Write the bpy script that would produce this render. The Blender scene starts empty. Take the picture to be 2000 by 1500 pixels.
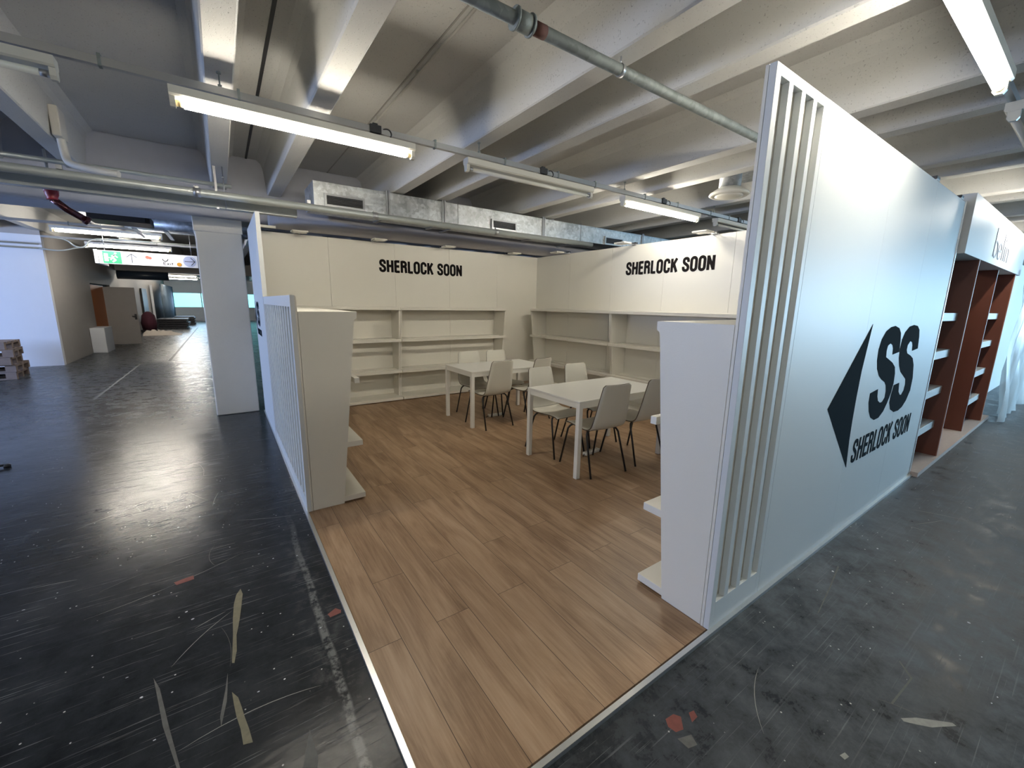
import bpy, bmesh, math, random
from mathutils import Vector, Matrix
random.seed(7)
PI = math.pi
SC = bpy.context.scene
COL = SC.collection

# ------------------------------------------------------------------ camera
yaw, pitch, roll = 0.610070155, 0.190758923, -0.016429005
fw = Vector((math.sin(yaw)*math.cos(pitch), math.cos(yaw)*math.cos(pitch), -math.sin(pitch)))
rt0 = Vector((math.cos(yaw), -math.sin(yaw), 0)); dn0 = fw.cross(rt0)
rt = math.cos(roll)*rt0 + math.sin(roll)*dn0
dn = -math.sin(roll)*rt0 + math.cos(roll)*dn0
cd = bpy.data.cameras.new('camera'); cam = bpy.data.objects.new('camera', cd); COL.objects.link(cam)
cd.sensor_width = 36; cd.lens = 805.06*36/2000; cd.clip_start = .05; cd.clip_end = 200
m = Matrix((rt, -dn, -fw)).transposed().to_4x4(); m.translation = Vector((-1.8321, -0.8883, 1.5713))
cam.matrix_world = m
SC.camera = cam

# ------------------------------------------------------------------ world, exposure
w = bpy.data.worlds.new('world'); SC.world = w; w.use_nodes = True
w.node_tree.nodes['Background'].inputs[0].default_value = (.75, .85, 1, 1)
w.node_tree.nodes['Background'].inputs[1].default_value = .35
SC.view_settings.view_transform = 'Standard'; SC.view_settings.look = 'None'
SC.view_settings.gamma = 1; SC.view_settings.use_curve_mapping = False
SC.view_settings.exposure = 1.08

def area(name, loc, size, sizey, direction, power, col):
    l = bpy.data.lights.new(name, 'AREA'); l.shape = 'RECTANGLE'; l.size = size; l.size_y = sizey
    l.energy = power; l.color = col
    o = bpy.data.objects.new(name, l); COL.objects.link(o); o.location = loc
    o.rotation_euler = Vector(direction).to_track_quat('-Z', 'Y').to_euler()
    return o
# daylight entering through the window bands behind, left and right of the photographed part of the hall; the north-left light is an added fill
DAY = (.44, .74, 1.0)
area('daylight_back', (13, -8.8, 1.7), 16, 1.8, (-.45, 1, -.10), 1350, DAY)
area('daylight_left', (-12.8, 3, 1.75), 1.7*9, 1.7, (1, .15, -.05), 110, (.62, .75, 1.0))
area('fill_left_north', (-12.8, 8.0, 1.9), 8, 1.8, (1, .75, 0), 850, (.40, .57, 1.0))  # unseen light added to brighten the white hall wall
area('daylight_far', (-3.2, 36.6, 1.5), 4.5, 1.1, (0, -1, -.1), 45, (.55, .72, 1.0))
TUBE = 46.0           # radiance of a lit fluorescent tube
WARM = (1.0, .93, .80)

# ------------------------------------------------------------------ material helpers
def mat(name, col, rough=.5, metal=0, noise=0, scale=6, bump=0, bscale=40, spec=.5, emit=None, estr=0):
    M = bpy.data.materials.new(name); M.use_nodes = True
    N = M.node_tree.nodes; L = M.node_tree.links; b = N['Principled BSDF']
    b.inputs['Base Color'].default_value = (*col, 1); b.inputs['Roughness'].default_value = rough
    b.inputs['Metallic'].default_value = metal; b.inputs['Specular IOR Level'].default_value = spec
    if emit:
        b.inputs['Emission Color'].default_value = (*emit, 1); b.inputs['Emission Strength'].default_value = estr
    tc = N.new('ShaderNodeTexCoord')
    if noise:
        n = N.new('ShaderNodeTexNoise'); n.inputs['Scale'].default_value = scale; n.inputs['Detail'].default_value = 5
        L.new(tc.outputs['Object'], n.inputs['Vector'])
        mx = N.new('ShaderNodeMix'); mx.data_type = 'RGBA'
        mx.inputs[6].default_value = (*[c*(1-noise) for c in col], 1); mx.inputs[7].default_value = (*[min(1, c*(1+noise)) for c in col], 1)
        L.new(n.outputs['Fac'], mx.inputs[0]); L.new(mx.outputs[2], b.inputs['Base Color'])
    if bump:
        n2 = N.new('ShaderNodeTexNoise'); n2.inputs['Scale'].default_value = bscale; n2.inputs['Detail'].default_value = 3
        L.new(tc.outputs['Object'], n2.inputs['Vector'])
        bp = N.new('ShaderNodeBump'); bp.inputs['Strength'].default_value = bump; bp.inputs['Distance'].default_value = .01
        L.new(n2.outputs['Fac'], bp.inputs['Height']); L.new(bp.outputs[0], b.inputs['Normal'])
    return M

def galvanised(name, base=(.42, .44, .45), metal=.75, extra=0):
    M = mat(name, base, .38, metal)
    N = M.node_tree.nodes; L = M.node_tree.links; b = N['Principled BSDF']
    tc = N.new('ShaderNodeTexCoord')
    v = N.new('ShaderNodeTexVoronoi'); v.inputs['Scale'].default_value = 28
    n = N.new('ShaderNodeTexNoise'); n.inputs['Scale'].default_value = 5; n.inputs['Detail'].default_value = 6
    L.new(tc.outputs['Object'], v.inputs['Vector']); L.new(tc.outputs['Object'], n.inputs['Vector'])
    ad = N.new('ShaderNodeMath'); ad.operation = 'ADD'
    sp = N.new('ShaderNodeSeparateColor'); L.new(v.outputs['Color'], sp.inputs[0])
    ml = N.new('ShaderNodeMath'); ml.operation = 'MULTIPLY'; ml.inputs[1].default_value = .35; L.new(sp.outputs[0], ml.inputs[0])
    L.new(ml.outputs[0], ad.inputs[0]); L.new(n.outputs['Fac'], ad.inputs[1])
    r = N.new('ShaderNodeValToRGB'); r.color_ramp.elements[0].position = .35; r.color_ramp.elements[1].position = 1.0
    r.color_ramp.elements[0].color = (*[c*.72 for c in base], 1); r.color_ramp.elements[1].color = (*[min(1, c*1.5) for c in base], 1)
    L.new(ad.outputs[0], r.inputs[0]); L.new(r.outputs[0], b.inputs['Base Color'])
    r2 = N.new('ShaderNodeMapRange'); r2.inputs[3].default_value = .28+extra; r2.inputs[4].default_value = .55+extra
    L.new(ad.outputs[0], r2.inputs[0]); L.new(r2.outputs[0], b.inputs['Roughness'])
    return M

def concrete_paint(name, col):
    M = mat(name, col, .8, noise=.05, scale=2)
    N = M.node_tree.nodes; L = M.node_tree.links; b = N['Principled BSDF']
    tc = N.new('ShaderNodeTexCoord')
    v = N.new('ShaderNodeTexNoise'); v.inputs['Scale'].default_value = 95; v.inputs['Detail'].default_value = 2
    L.new(tc.outputs['Object'], v.inputs['Vector'])
    r = N.new('ShaderNodeValToRGB'); r.color_ramp.elements[0].position = .27; r.color_ramp.elements[1].position = .36
    r.color_ramp.elements[0].color = (.0, .0, .0, 1)
    L.new(v.outputs['Fac'], r.inputs[0])
    src = b.inputs['Base Color'].links[0].from_socket
    mx = N.new('ShaderNodeMix'); mx.data_type = 'RGBA'; mx.blend_type = 'MULTIPLY'; mx.inputs[0].default_value = .35
    L.new(src, mx.inputs[6]); L.new(r.outputs[0], mx.inputs[7]); L.new(mx.outputs[2], b.inputs['Base Color'])
    bp = N.new('ShaderNodeBump'); bp.inputs['Strength'].default_value = .5; bp.inputs['Distance'].default_value = .006
    L.new(r.outputs[0], bp.inputs['Height']); L.new(bp.outputs[0], b.inputs['Normal'])
    return M

def hall_floor(name):
    M = bpy.data.materials.new(name); M.use_nodes = True
    N = M.node_tree.nodes; L = M.node_tree.links; b = N['Principled BSDF']
    tc = N.new('ShaderNodeTexCoord')
    def mapping(rz, sx, sy, off=0):
        mp = N.new('ShaderNodeMapping'); mp.inputs['Rotation'].default_value = (0, 0, rz)
        mp.inputs['Scale'].default_value = (sx, sy, 1); mp.inputs['Location'].default_value = (off, off*1.7, 0)
        L.new(tc.outputs['Object'], mp.inputs[0]); return mp.outputs[0]
    def noise(vec, s, d=6, rough=.55, dist=0):
        n = N.new('ShaderNodeTexNoise'); n.inputs['Scale'].default_value = s; n.inputs['Detail'].default_value = d
        n.inputs['Roughness'].default_value = rough; n.inputs['Distortion'].default_value = dist
        L.new(vec, n.inputs['Vector']); return n.outputs['Fac']
    def ramp(f, stops):
        r = N.new('ShaderNodeValToRGB'); e = r.color_ramp.elements
        while len(e) < len(stops): e.new(.5)
        for i, (p, c) in enumerate(stops): e[i].position = p; e[i].color = (c, c, c, 1) if not isinstance(c, tuple) else (*c, 1)
        L.new(f, r.inputs[0]); return r.outputs[0]
    def math_(op, a, c):
        n = N.new('ShaderNodeMath'); n.operation = op
        for i, v in enumerate((a, c)):
            if isinstance(v, (int, float)): n.inputs[i].default_value = v
            else: L.new(v, n.inputs[i])
        return n.outputs[0]
    base = ramp(noise(tc.outputs['Object'], 1.6, 8, .6), [(.3, (.010, .011, .013)), (.55, (.020, .022, .025)), (.75, (.045, .049, .054))])
    # fine thin scratches: voronoi-edge and stretched noise in several directions
    sc = None
    for rz, s, off, lo in ((.5, 5, 0, .685), (1.35, 7, 3, .69), (-.55, 4, 8, .685), (2.3, 8, 5, .69), (-1.1, 5, 12, .69), (.15, 6, 21, .69), (.95, 4, 31, .69), (1.8, 6, 41, .69)):
        f = ramp(noise(mapping(rz, 1.0, 60, off), s*.32, 2, .5, .03), [(lo, 0.), (lo+.035, 1.)])
        sc = f if sc is None else math_('MAXIMUM', sc, f)
    sc = math_('MULTIPLY', sc, ramp(noise(tc.outputs['Object'], 3.0, 4), [(.38, .15), (.65, 1.)]))
    # dust: denser on the aisle side (+x, -y), with painted wall sheen far back
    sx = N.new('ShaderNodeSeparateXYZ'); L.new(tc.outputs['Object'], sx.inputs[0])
    d1 = N.new('ShaderNodeMapRange'); d1.inputs[1].default_value = -1.6; d1.inputs[2].default_value = 1.2; L.new(sx.outputs[0], d1.inputs[0])
    d2 = N.new('ShaderNodeMapRange'); d2.inputs[1].default_value = 1.2; d2.inputs[2].default_value = -.1; L.new(sx.outputs[1], d2.inputs[0])
    side = math_('MULTIPLY', d1.outputs[0], d2.outputs[0])
    d3 = N.new('ShaderNodeMapRange'); d3.inputs[1].default_value = 5.0; d3.inputs[2].default_value = 8.5; d3.inputs[4].default_value = .28; L.new(sx.outputs[1], d3.inputs[0]); far = d3.outputs[0]  # lighter far floor: the white wall's sheen painted into the colour
    dust_sheen = math_('MULTIPLY', ramp(noise(tc.outputs['Object'], 6, 10, .75, .15), [(.36, .12), (.72, 1.)]), math_('ADD', math_('MULTIPLY', math_('MAXIMUM', side, far), 1.15), .16))
    # specks of debris
    vo = N.new('ShaderNodeTexVoronoi'); vo.inputs['Scale'].default_value = 26; L.new(tc.outputs['Object'], vo.inputs['Vector'])
    sp = math_('MULTIPLY', ramp(vo.outputs['Distance'], [(.07, 1.), (.11, 0.)]), ramp(noise(tc.outputs['Object'], 8, 2), [(.56, 0.), (.58, 1.)]))
    # grey worn strip running along the left edging of the stand
    wx = noise(mapping(0, 1, 1, 2), 2.2, 4)
    gx = math_('ABSOLUTE', math_('ADD', math_('ADD', sx.outputs[0], 1.567), math_('MULTIPLY', math_('SUBTRACT', wx, .5), .05)), 0)
    gs = math_('MULTIPLY', ramp(gx, [(.012, 1.), (.022, 0.)]), ramp(noise(tc.outputs['Object'], 26, 4, .7), [(.40, 0.), (.55, 1.)]))
    gs2 = math_('MULTIPLY', ramp(gx, [(.03, 1.), (.12, 0.)]), ramp(noise(tc.outputs['Object'], 12, 6, .7), [(.5, 0.), (.72, .45)]))
    lim = N.new('ShaderNodeMapRange'); lim.inputs[1].default_value = 2.6; lim.inputs[2].default_value = 1.2; L.new(sx.outputs[1], lim.inputs[0])
    gs = math_('MULTIPLY', math_('MAXIMUM', gs, gs2), lim.outputs[0])
    def mix(a, fac, col):
        mx = N.new('ShaderNodeMix'); mx.data_type = 'RGBA'; L.new(fac, mx.inputs[0]); L.new(a, mx.inputs[6]); mx.inputs[7].default_value = (*col, 1); return mx.outputs[2]
    c = mix(base, math_('MULTIPLY', dust_sheen, .95), (.15, .17, .19))
    c = mix(c, math_('MULTIPLY', sc, .60), (.22, .23, .24))
    c = mix(c, gs, (.20, .205, .20))
    c = mix(c, sp, (.6, .6, .58))
    L.new(c, b.inputs['Base Color'])
    rg = math_('ADD', math_('MULTIPLY', noise(tc.outputs['Object'], 2.2, 6), .12), .12)
    rg = math_('ADD', rg, math_('MULTIPLY', dust_sheen, .5))
    rg = math_('ADD', rg, math_('MULTIPLY', sc, .12))
    L.new(rg, b.inputs['Roughness']); b.inputs['Specular IOR Level'].default_value = .17
    bp = N.new('ShaderNodeBump'); bp.inputs['Strength'].default_value = .5; bp.inputs['Distance'].default_value = .004
    cr = N.new('ShaderNodeTexVoronoi'); cr.feature = 'F1'; cr.inputs['Scale'].default_value = 16
    dv = N.new('ShaderNodeVectorMath'); dv.operation = 'MULTIPLY_ADD'; nz = N.new('ShaderNodeTexNoise'); nz.inputs['Scale'].default_value = 9; L.new(tc.outputs['Object'], nz.inputs['Vector'])
    L.new(nz.outputs['Color'], dv.inputs[0]); dv.inputs[1].default_value = (.12, .12, .12); L.new(mapping(.4, 1, 2.2, 3), dv.inputs[2]); L.new(dv.outputs[0], cr.inputs['Vector'])
    hgt = math_('ADD', math_('MULTIPLY', sc, .25), math_('ADD', math_('MULTIPLY', noise(tc.outputs['Object'], 3.0, 3), .9), math_('ADD', math_('MULTIPLY', cr.outputs['Distance'], .16), math_('MULTIPLY', noise(mapping(.6, 1, 2.5, 1), 26, 3), .16))))
    L.new(hgt, bp.inputs['Height']); L.new(bp.outputs[0], b.inputs['Normal'])
    return M

def oak_floor(name):
    M = bpy.data.materials.new(name); M.use_nodes = True
    N = M.node_tree.nodes; L = M.node_tree.links; b = N['Principled BSDF']
    tc = N.new('ShaderNodeTexCoord'); sx = N.new('ShaderNodeSeparateXYZ'); L.new(tc.outputs['Object'], sx.inputs[0])
    cb = N.new('ShaderNodeCombineXYZ'); L.new(sx.outputs[1], cb.inputs[0]); L.new(sx.outputs[0], cb.inputs[1])
    br = N.new('ShaderNodeTexBrick'); br.offset = .37; br.offset_frequency = 2; br.squash = 1
    br.inputs['Color1'].default_value = (0, 0, 0, 1); br.inputs['Color2'].default_value = (1, 1, 1, 1); br.inputs['Mortar'].default_value = (.5, .5, .5, 1)
    br.inputs['Scale'].default_value = 1; br.inputs['Mortar Size'].default_value = .0014; br.inputs['Mortar Smooth'].default_value = .2
    br.inputs['Brick Width'].default_value = 1.26; br.inputs['Row Height'].default_value = .182
    L.new(cb.outputs[0], br.inputs['Vector'])
    # grain
    of = N.new('ShaderNodeVectorMath'); of.operation = 'MULTIPLY_ADD'
    L.new(br.outputs['Color'], of.inputs[0]); of.inputs[1].default_value = (7.3, 3.1, 5.0); L.new(cb.outputs[0], of.inputs[2])
    def grain(sc, sy, d, dist):
        mp = N.new('ShaderNodeMapping'); mp.inputs['Scale'].default_value = (1, sy, 1); L.new(of.outputs[0], mp.inputs[0])
        n = N.new('ShaderNodeTexNoise'); n.inputs['Scale'].default_value = sc; n.inputs['Detail'].default_value = d; n.inputs['Roughness'].default_value = .6
        n.inputs['Distortion'].default_value = dist; L.new(mp.outputs[0], n.inputs['Vector']); return n.outputs['Fac']
    g1 = grain(1.3, 7, 6, .9); g2 = grain(4, 26, 5, .3)
    ad = N.new('ShaderNodeMath'); ad.operation = 'MULTIPLY_ADD'; L.new(g2, ad.inputs[0]); ad.inputs[1].default_value = .45; L.new(g1, ad.inputs[2])
    sb = N.new('ShaderNodeSeparateColor'); L.new(br.outputs['Color'], sb.inputs[0])
    a2 = N.new('ShaderNodeMath'); a2.operation = 'MULTIPLY_ADD'; L.new(sb.outputs[0], a2.inputs[0]); a2.inputs[1].default_value = .10; L.new(ad.outputs[0], a2.inputs[2])
    r = N.new('ShaderNodeValToRGB'); e = r.color_ramp.elements
    for _ in range(2): e.new(.5)
    for i, (p, c) in enumerate(((.50, (.190, .108, .056)), (.70, (.300, .188, .108)), (.84, (.385, .252, .150)), (1.0, (.45, .31, .195)))):
        e[i].position = p; e[i].color = (*c, 1)
    L.new(a2.outputs[0], r.inputs[0])
    mx = N.new('ShaderNodeMix'); mx.data_type = 'RGBA'; L.new(br.outputs['Fac'], mx.inputs[0]); L.new(r.outputs[0], mx.inputs[6]); mx.inputs[7].default_value = (.06, .035, .02, 1)
    L.new(mx.outputs[2], b.inputs['Base Color'])
    b.inputs['Roughness'].default_value = .42; b.inputs['Specular IOR Level'].default_value = .4
    bp = N.new('ShaderNodeBump'); bp.inputs['Strength'].default_value = .25; bp.inputs['Distance'].default_value = .002
    L.new(g2, bp.inputs['Height']); L.new(bp.outputs[0], b.inputs['Normal'])
    return M

WHITE = mat('white_melamine', (.77, .745, .665), .42, noise=.015, scale=3, bump=.05, bscale=120)
WHITE2 = mat('white_lacquer_panel', (.655, .675, .675), .45, noise=.015, scale=2)
TABLEW = mat('white_table_foil', (.80, .79, .74), .3)
CHAIRW = mat('cream_plywood_laminate', (.66, .64, .56), .38, noise=.02, scale=5)
PLYEDGE = mat('dark_ply_edge', (.10, .075, .05), .6)
BLACK = mat('black_powder_coat', (.012, .012, .013), .35)
VINYL = mat('black_vinyl', (.006, .013, .019), .95, spec=.08)
VINYLIN = mat('black_letter_vinyl', (.012, .010, .010), .9, spec=.1)
VINYLTH = mat('grey_letter_vinyl', (.30, .31, .34), .5)
CEIL = concrete_paint('painted_concrete', (.54, .535, .515))
CEILB = concrete_paint('painted_beam', (.58, .575, .55))
GIRD = mat('grey_girder_paint', (.50, .51, .56), .6, noise=.08)
PILL = mat('pillar_paint', (.60, .58, .53), .6, noise=.04, bump=.1)
GALV = galvanised('galvanised_sheet', (.46, .48, .49))
PIPEM = galvanised('galvanised_pipe', (.22, .245, .235), .35, .22)
PIPEL = mat('grey_painted_pipe', (.40, .43, .42), .35, .3, noise=.15, scale=4)
STEEL = mat('zinc_steel', (.42, .43, .44), .35, .8)
DARKM = mat('dark_plastic', (.02, .02, .022), .5)
FIXT = mat('cream_lamp_enamel', (.62, .60, .53), .4)
ENDCAP = mat('tube_end_cap', (.55, .45, .25), .4)
TUBELIT = mat('lit_tube', (1, 1, 1), .3, emit=WARM, estr=TUBE)
TUBECOOL = mat('lit_tube_far', (1, 1, 1), .3, emit=(1, .93, .82), estr=TUBE*1.5)
TUBEOFF = mat('unlit_tube', (.72, .70, .63), .25)
ALU = mat('brushed_aluminium', (.70, .71, .71), .32, .9, noise=.05, scale=8)
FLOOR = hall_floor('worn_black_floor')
OAK = oak_floor('oak_laminate')
HALLW = mat('white_hall_wall', (.62, .64, .68), .6, noise=.02)
HALLG = mat('greige_hall_wall', (.34, .32, .30), .7, noise=.05)
RUST = mat('terracotta_laminate', (.165, .048, .026), .5, noise=.04)
RUSTE = mat('terracotta_edge', (.36, .15, .09), .5)
PLAT = mat('pale_pink_carpet', (.50, .42, .38), .9, noise=.12, scale=30)
RED = mat('red_paint', (.28, .02, .03), .4)
ORANGE = mat('orange_door_laminate', (.42, .12, .02), .5)
PALLET = mat('weathered_pallet_wood', (.17, .13, .11), .8, noise=.25, scale=9)
DPALLET = mat('black_stacked_panels', (.02, .022, .03), .5)
SHEET = mat('crumpled_offwhite_sheet', (.50, .45, .40), .85, noise=.1)
MAROON = mat('maroon_fabric', (.06, .012, .025), .9)
CURTAIN = mat('slate_blue_fabric', (.09, .13, .17), .8, noise=.3, scale=2)
SIGNW = mat('white_sign_plate', (.75, .76, .80), .4)
GREEN = mat('exit_green', (.02, .35, .12), .5)
SKYPANE = mat('daylight_window_glass', (.2, .5, .55), .2, emit=(.22, .72, .80), estr=1.15)
DUCTD = mat('dark_blue_duct', (.03, .045, .07), .35)
TAPE = mat('old_beige_tape', (.22, .20, .13), .7, noise=.35, scale=40)
GTAPE = mat('worn_grey_tape', (.13, .13, .12), .7, noise=.4, scale=40)
PINKM = mat('faded_red_paint', (.22, .06, .045), .6, noise=.2, scale=60)
DUST = mat('pale_scuff', (.34, .34, .31), .8, noise=.3, scale=60)
YELLOW = mat('yellow_orange_sign_dot', (.55, .25, .02), .5)
BLUEL = mat('pale_blue_sign_disc', (.38, .43, .60), .5)
PLYRAW = mat('raw_pine_edge', (.36, .31, .17), .7, noise=.15, scale=12)

# plastic film
FILM = bpy.data.materials.new('milky_plastic_film'); FILM.use_nodes = True
_n = FILM.node_tree.nodes; _l = FILM.node_tree.links; _b = _n['Principled BSDF']
_b.inputs['Base Color'].default_value = (.72, .78, .80, 1); _b.inputs['Roughness'].default_value = .3
_b.inputs['Alpha'].default_value = .62
_nn = _n.new('ShaderNodeTexNoise'); _nn.inputs['Scale'].default_value = 6; _bp = _n.new('ShaderNodeBump'); _bp.inputs['Strength'].default_value = .5
_l.new(_nn.outputs['Fac'], _bp.inputs['Height']); _l.new(_bp.outputs[0], _b.inputs['Normal'])

# ------------------------------------------------------------------ mesh helpers
def nb(): return bmesh.new()
def bx(bm, x0, x1, y0, y1, z0, z1, mi=0):
    vs = [bm.verts.new((x, y, z)) for x in (x0, x1) for y in (y0, y1) for z in (z0, z1)]
    for f in ((0, 1, 3, 2), (4, 6, 7, 5), (0, 4, 5, 1), (2, 3, 7, 6), (0, 2, 6, 4), (1, 5, 7, 3)):
        fc = bm.faces.new([vs[i] for i in f]); fc.material_index = mi
    return vs
def frame_from(d):
    d = d.normalized(); a = Vector((0, 0, 1)) if abs(d.z) < .9 else Vector((1, 0, 0))
    u = d.cross(a).normalized(); return u, d.cross(u).normalized()
def tube(bm, pts, r, n=12, cap=True, smooth=True, mi=0):
    pts = [Vector(p) for p in pts]; rings = []
    for i, p in enumerate(pts):
        if i == 0: d = pts[1]-p
        elif i == len(pts)-1: d = p-pts[i-1]
        else: d = (pts[i+1]-p).normalized()+(p-pts[i-1]).normalized()
        u, v = frame_from(d)
        if rings:
            u = (pu - d.normalized()*pu.dot(d.normalized())).normalized(); v = d.normalized().cross(u)
        pu = u
        rr = r[i] if isinstance(r, (list, tuple)) else r
        rings.append([bm.verts.new(p+rr*(math.cos(2*PI*k/n)*u+math.sin(2*PI*k/n)*v)) for k in range(n)])
    for a, b_ in zip(rings, rings[1:]):
        for k in range(n):
            f = bm.faces.new((a[k], a[(k+1) % n], b_[(k+1) % n], b_[k])); f.smooth = smooth; f.material_index = mi
    if cap:
        for rg in (rings[0][::-1], rings[-1]):
            f = bm.faces.new(rg); f.material_index = mi
def lathe(bm, c, prof, n=40, mi=0):
    rings = [[bm.verts.new((c[0]+r*math.cos(2*PI*k/n), c[1]+r*math.sin(2*PI*k/n), c[2]+z)) for k in range(n)] for r, z in prof]
    for a, b_ in zip(rings, rings[1:]):
        for k in range(n):
            f = bm.faces.new((a[k], a[(k+1) % n], b_[(k+1) % n], b_[k])); f.smooth = True; f.material_index = mi
    bm.faces.new(rings[0][::-1]); bm.faces.new(rings[-1])
def prism(bm, poly, a, b_, axis, mi=0):
    """poly in the two other axes (order x,y,z without axis), extruded along axis a..b"""
    def P(p, t):
        q = list(p); q.insert(axis, t); return q
    A = [bm.verts.new(P(p, a)) for p in poly]; B = [bm.verts.new(P(p, b_)) for p in poly]
    n = len(poly); fs = [bm.faces.new(A[::-1]), bm.faces.new(B)]
    for i in range(n): fs.append(bm.faces.new((A[i], A[(i+1) % n], B[(i+1) % n], B[i])))
    for f in fs: f.material_index = mi
    return fs
def smoothpath(pts, it=2, closed=False):
    for _ in range(it):
        q = []
        n = len(pts)
        rng = range(n) if closed else range(n-1)
        if not closed: q.append(pts[0])
        for i in rng:
            a, b_ = pts[i], pts[(i+1) % n]
            q.append(tuple(.75*x+.25*y for x, y in zip(a, b_))); q.append(tuple(.25*x+.75*y for x, y in zip(a, b_)))
        if not closed: q.append(pts[-1])
        pts = q
    return pts
def obj(name, bm, mats, parent=None, bevel=0, loc=None):
    bmesh.ops.recalc_face_normals(bm, faces=bm.faces)
    me = bpy.data.meshes.new(name); bm.to_mesh(me); bm.free()
    for M in (mats if isinstance(mats, (list, tuple)) else [mats]): me.materials.append(M)
    o = bpy.data.objects.new(name, me); COL.objects.link(o)
    if parent: o.parent = parent
    if loc: o.location = loc
    if bevel:
        md = o.modifiers.new('bevel', 'BEVEL'); md.width = bevel; md.segments = 2; md.limit_method = 'ANGLE'; md.angle_limit = .7
    return o
def tag(o, label, cat, group=None):
    o['label'] = label; o['category'] = cat
    if group: o['group'] = group
    return o
def thing(name, label, cat, loc=(0, 0, 0), rz=0, group=None):
    o = bpy.data.objects.new(name, None); COL.objects.link(o); o.location = loc; o.rotation_euler = (0, 0, rz)
    o.empty_display_size = .1
    return tag(o, label, cat, group)
def struct(name, bm, M, bevel=0):
    o = obj(name, bm, M, bevel=bevel); o['kind'] = 'structure'; return o
def sub(o, name, bm, M, **k): return obj(name, bm, M, parent=o, **k)
def relbox(bm, o, x0, x1, y0, y1, z0, z1):
    l = o.location; return bx(bm, x0-l[0], x1-l[0], y0-l[1], y1-l[1], z0-l[2], z1-l[2])
def dup(root, loc=None, rz=None, label=None, group=None):
    r = root.copy(); COL.objects.link(r)
    if loc is not None: r.location = loc
    if rz is not None: r.rotation_euler = (0, 0, rz)
    if label: r['label'] = label
    if group: r['group'] = group
    for ch in list(root.children):
        c = ch.copy(); COL.objects.link(c); c.parent = r
        for g in list(ch.children):
            d = g.copy(); COL.objects.link(d); d.parent = c
    return r

# ------------------------------------------------------------------ lettering (stroked glyphs, unit cap height)
def arc(cx, cy, rx, ry, a0, a1, n=10):
    return [(cx+rx*math.cos(math.radians(a0+(a1-a0)*i/n)), cy+ry*math.sin(math.radians(a0+(a1-a0)*i/n))) for i in range(n+1)]
t = .075
def _S(): return smoothpath([(.375, .66), (.375, .76), (.34, .90), (.225, .945), (.10, .89), (.07, .75), (.10, .62), (.225, .52), (.35, .40), (.385, .27), (.35, .11), (.225, .055), (.09, .11), (.055, .25), (.055, .35)], 2)
def _rr(x0, x1, y0, y1, r):
    p = []
    for cx, cy, a in ((x1-r, y1-r*1.3, 0), (x0+r, y1-r*1.3, 90), (x0+r, y0+r*1.3, 180), (x1-r, y0+r*1.3, 270)):
        p += arc(cx, cy, r, r*1.3, a, a+90, 6)
    return p+[p[0], p[1]]
G = {
 'S': (.44, [_S()]),
 'H': (.46, [[(t, 0), (t, 1)], [(.46-t, 0), (.46-t, 1)], [(t, .52), (.46-t, .52)]]),
 'E': (.38, [[(t, 0), (t, 1)], [(t, .93), (.37, .93)], [(t, .52), (.345, .52)], [(t, .07), (.38, .07)]]),
 'R': (.45, [[(t, 0), (t, 1)], [(t, .93), (.22, .93)]+arc(.22, .735, .155, .195, 90, -90, 8)+[(t, .54)], smoothpath([(.22, .53), (.34, .50), (.37, .38), (.375, .12), (.40, 0)], 2)]),
 'L': (.37, [[(t, 0), (t, 1)], [(t, .07), (.37, .07)]]),
 'O': (.45, [_rr(.07, .38, .055, .945, .15)]),
 'C': (.44, [[(.375, .66)]+arc(.225, .75, .15, .195, 0, 180, 10)+arc(.225, .25, .15, .195, 180, 360, 10)+[(.375, .36)]]),
 'K': (.46, [[(t, 0), (t, 1)], [(t, .33), (.40, 1.0)], [(.20, .60), (.41, 0)]]),
 'N': (.47, [[(t, 0), (t, 1)], [(.47-t, 0), (.47-t, 1)], [(t, .93), (.47-t, .07)]]),
 ' ': (.20, []),
}
TH = {
 'b': (.5, [[(.04, 0), (.04, 1.5)], arc(.27, .42, .23, .42, 0, 360, 24)]),
 'e': (.5, [[(.03, .45), (.47, .45)], arc(.25, .42, .22, .42, 5, 325, 24)]),
 'l': (.18, [[(.08, 0), (.08, 1.5)]]),
 'i': (.18, [[(.08, 0), (.08, .84)], [(.08, 1.12), (.08, 1.22)]]),
 'n': (.48, [[(.04, 0), (.04, .84)], [(.42, 0), (.42, .5)]+arc(.23, .5, .19, .34, 0, 180, 10)]),
 'x': (.4, [[(.02, 0), (.38, .84)], [(.02, .84), (.38, 0)]]),
 't': (.3, [[(.12, 0), (.12, 1.1)], [(0, .8), (.28, .8)]]),
 'E': (.5, [[(.06, 0), (.06, 1.2)], [(.06, 1.17), (.48, 1.17)], [(.06, .6), (.44, .6)], [(.06, .03), (.48, .03)]]),
}
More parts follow.
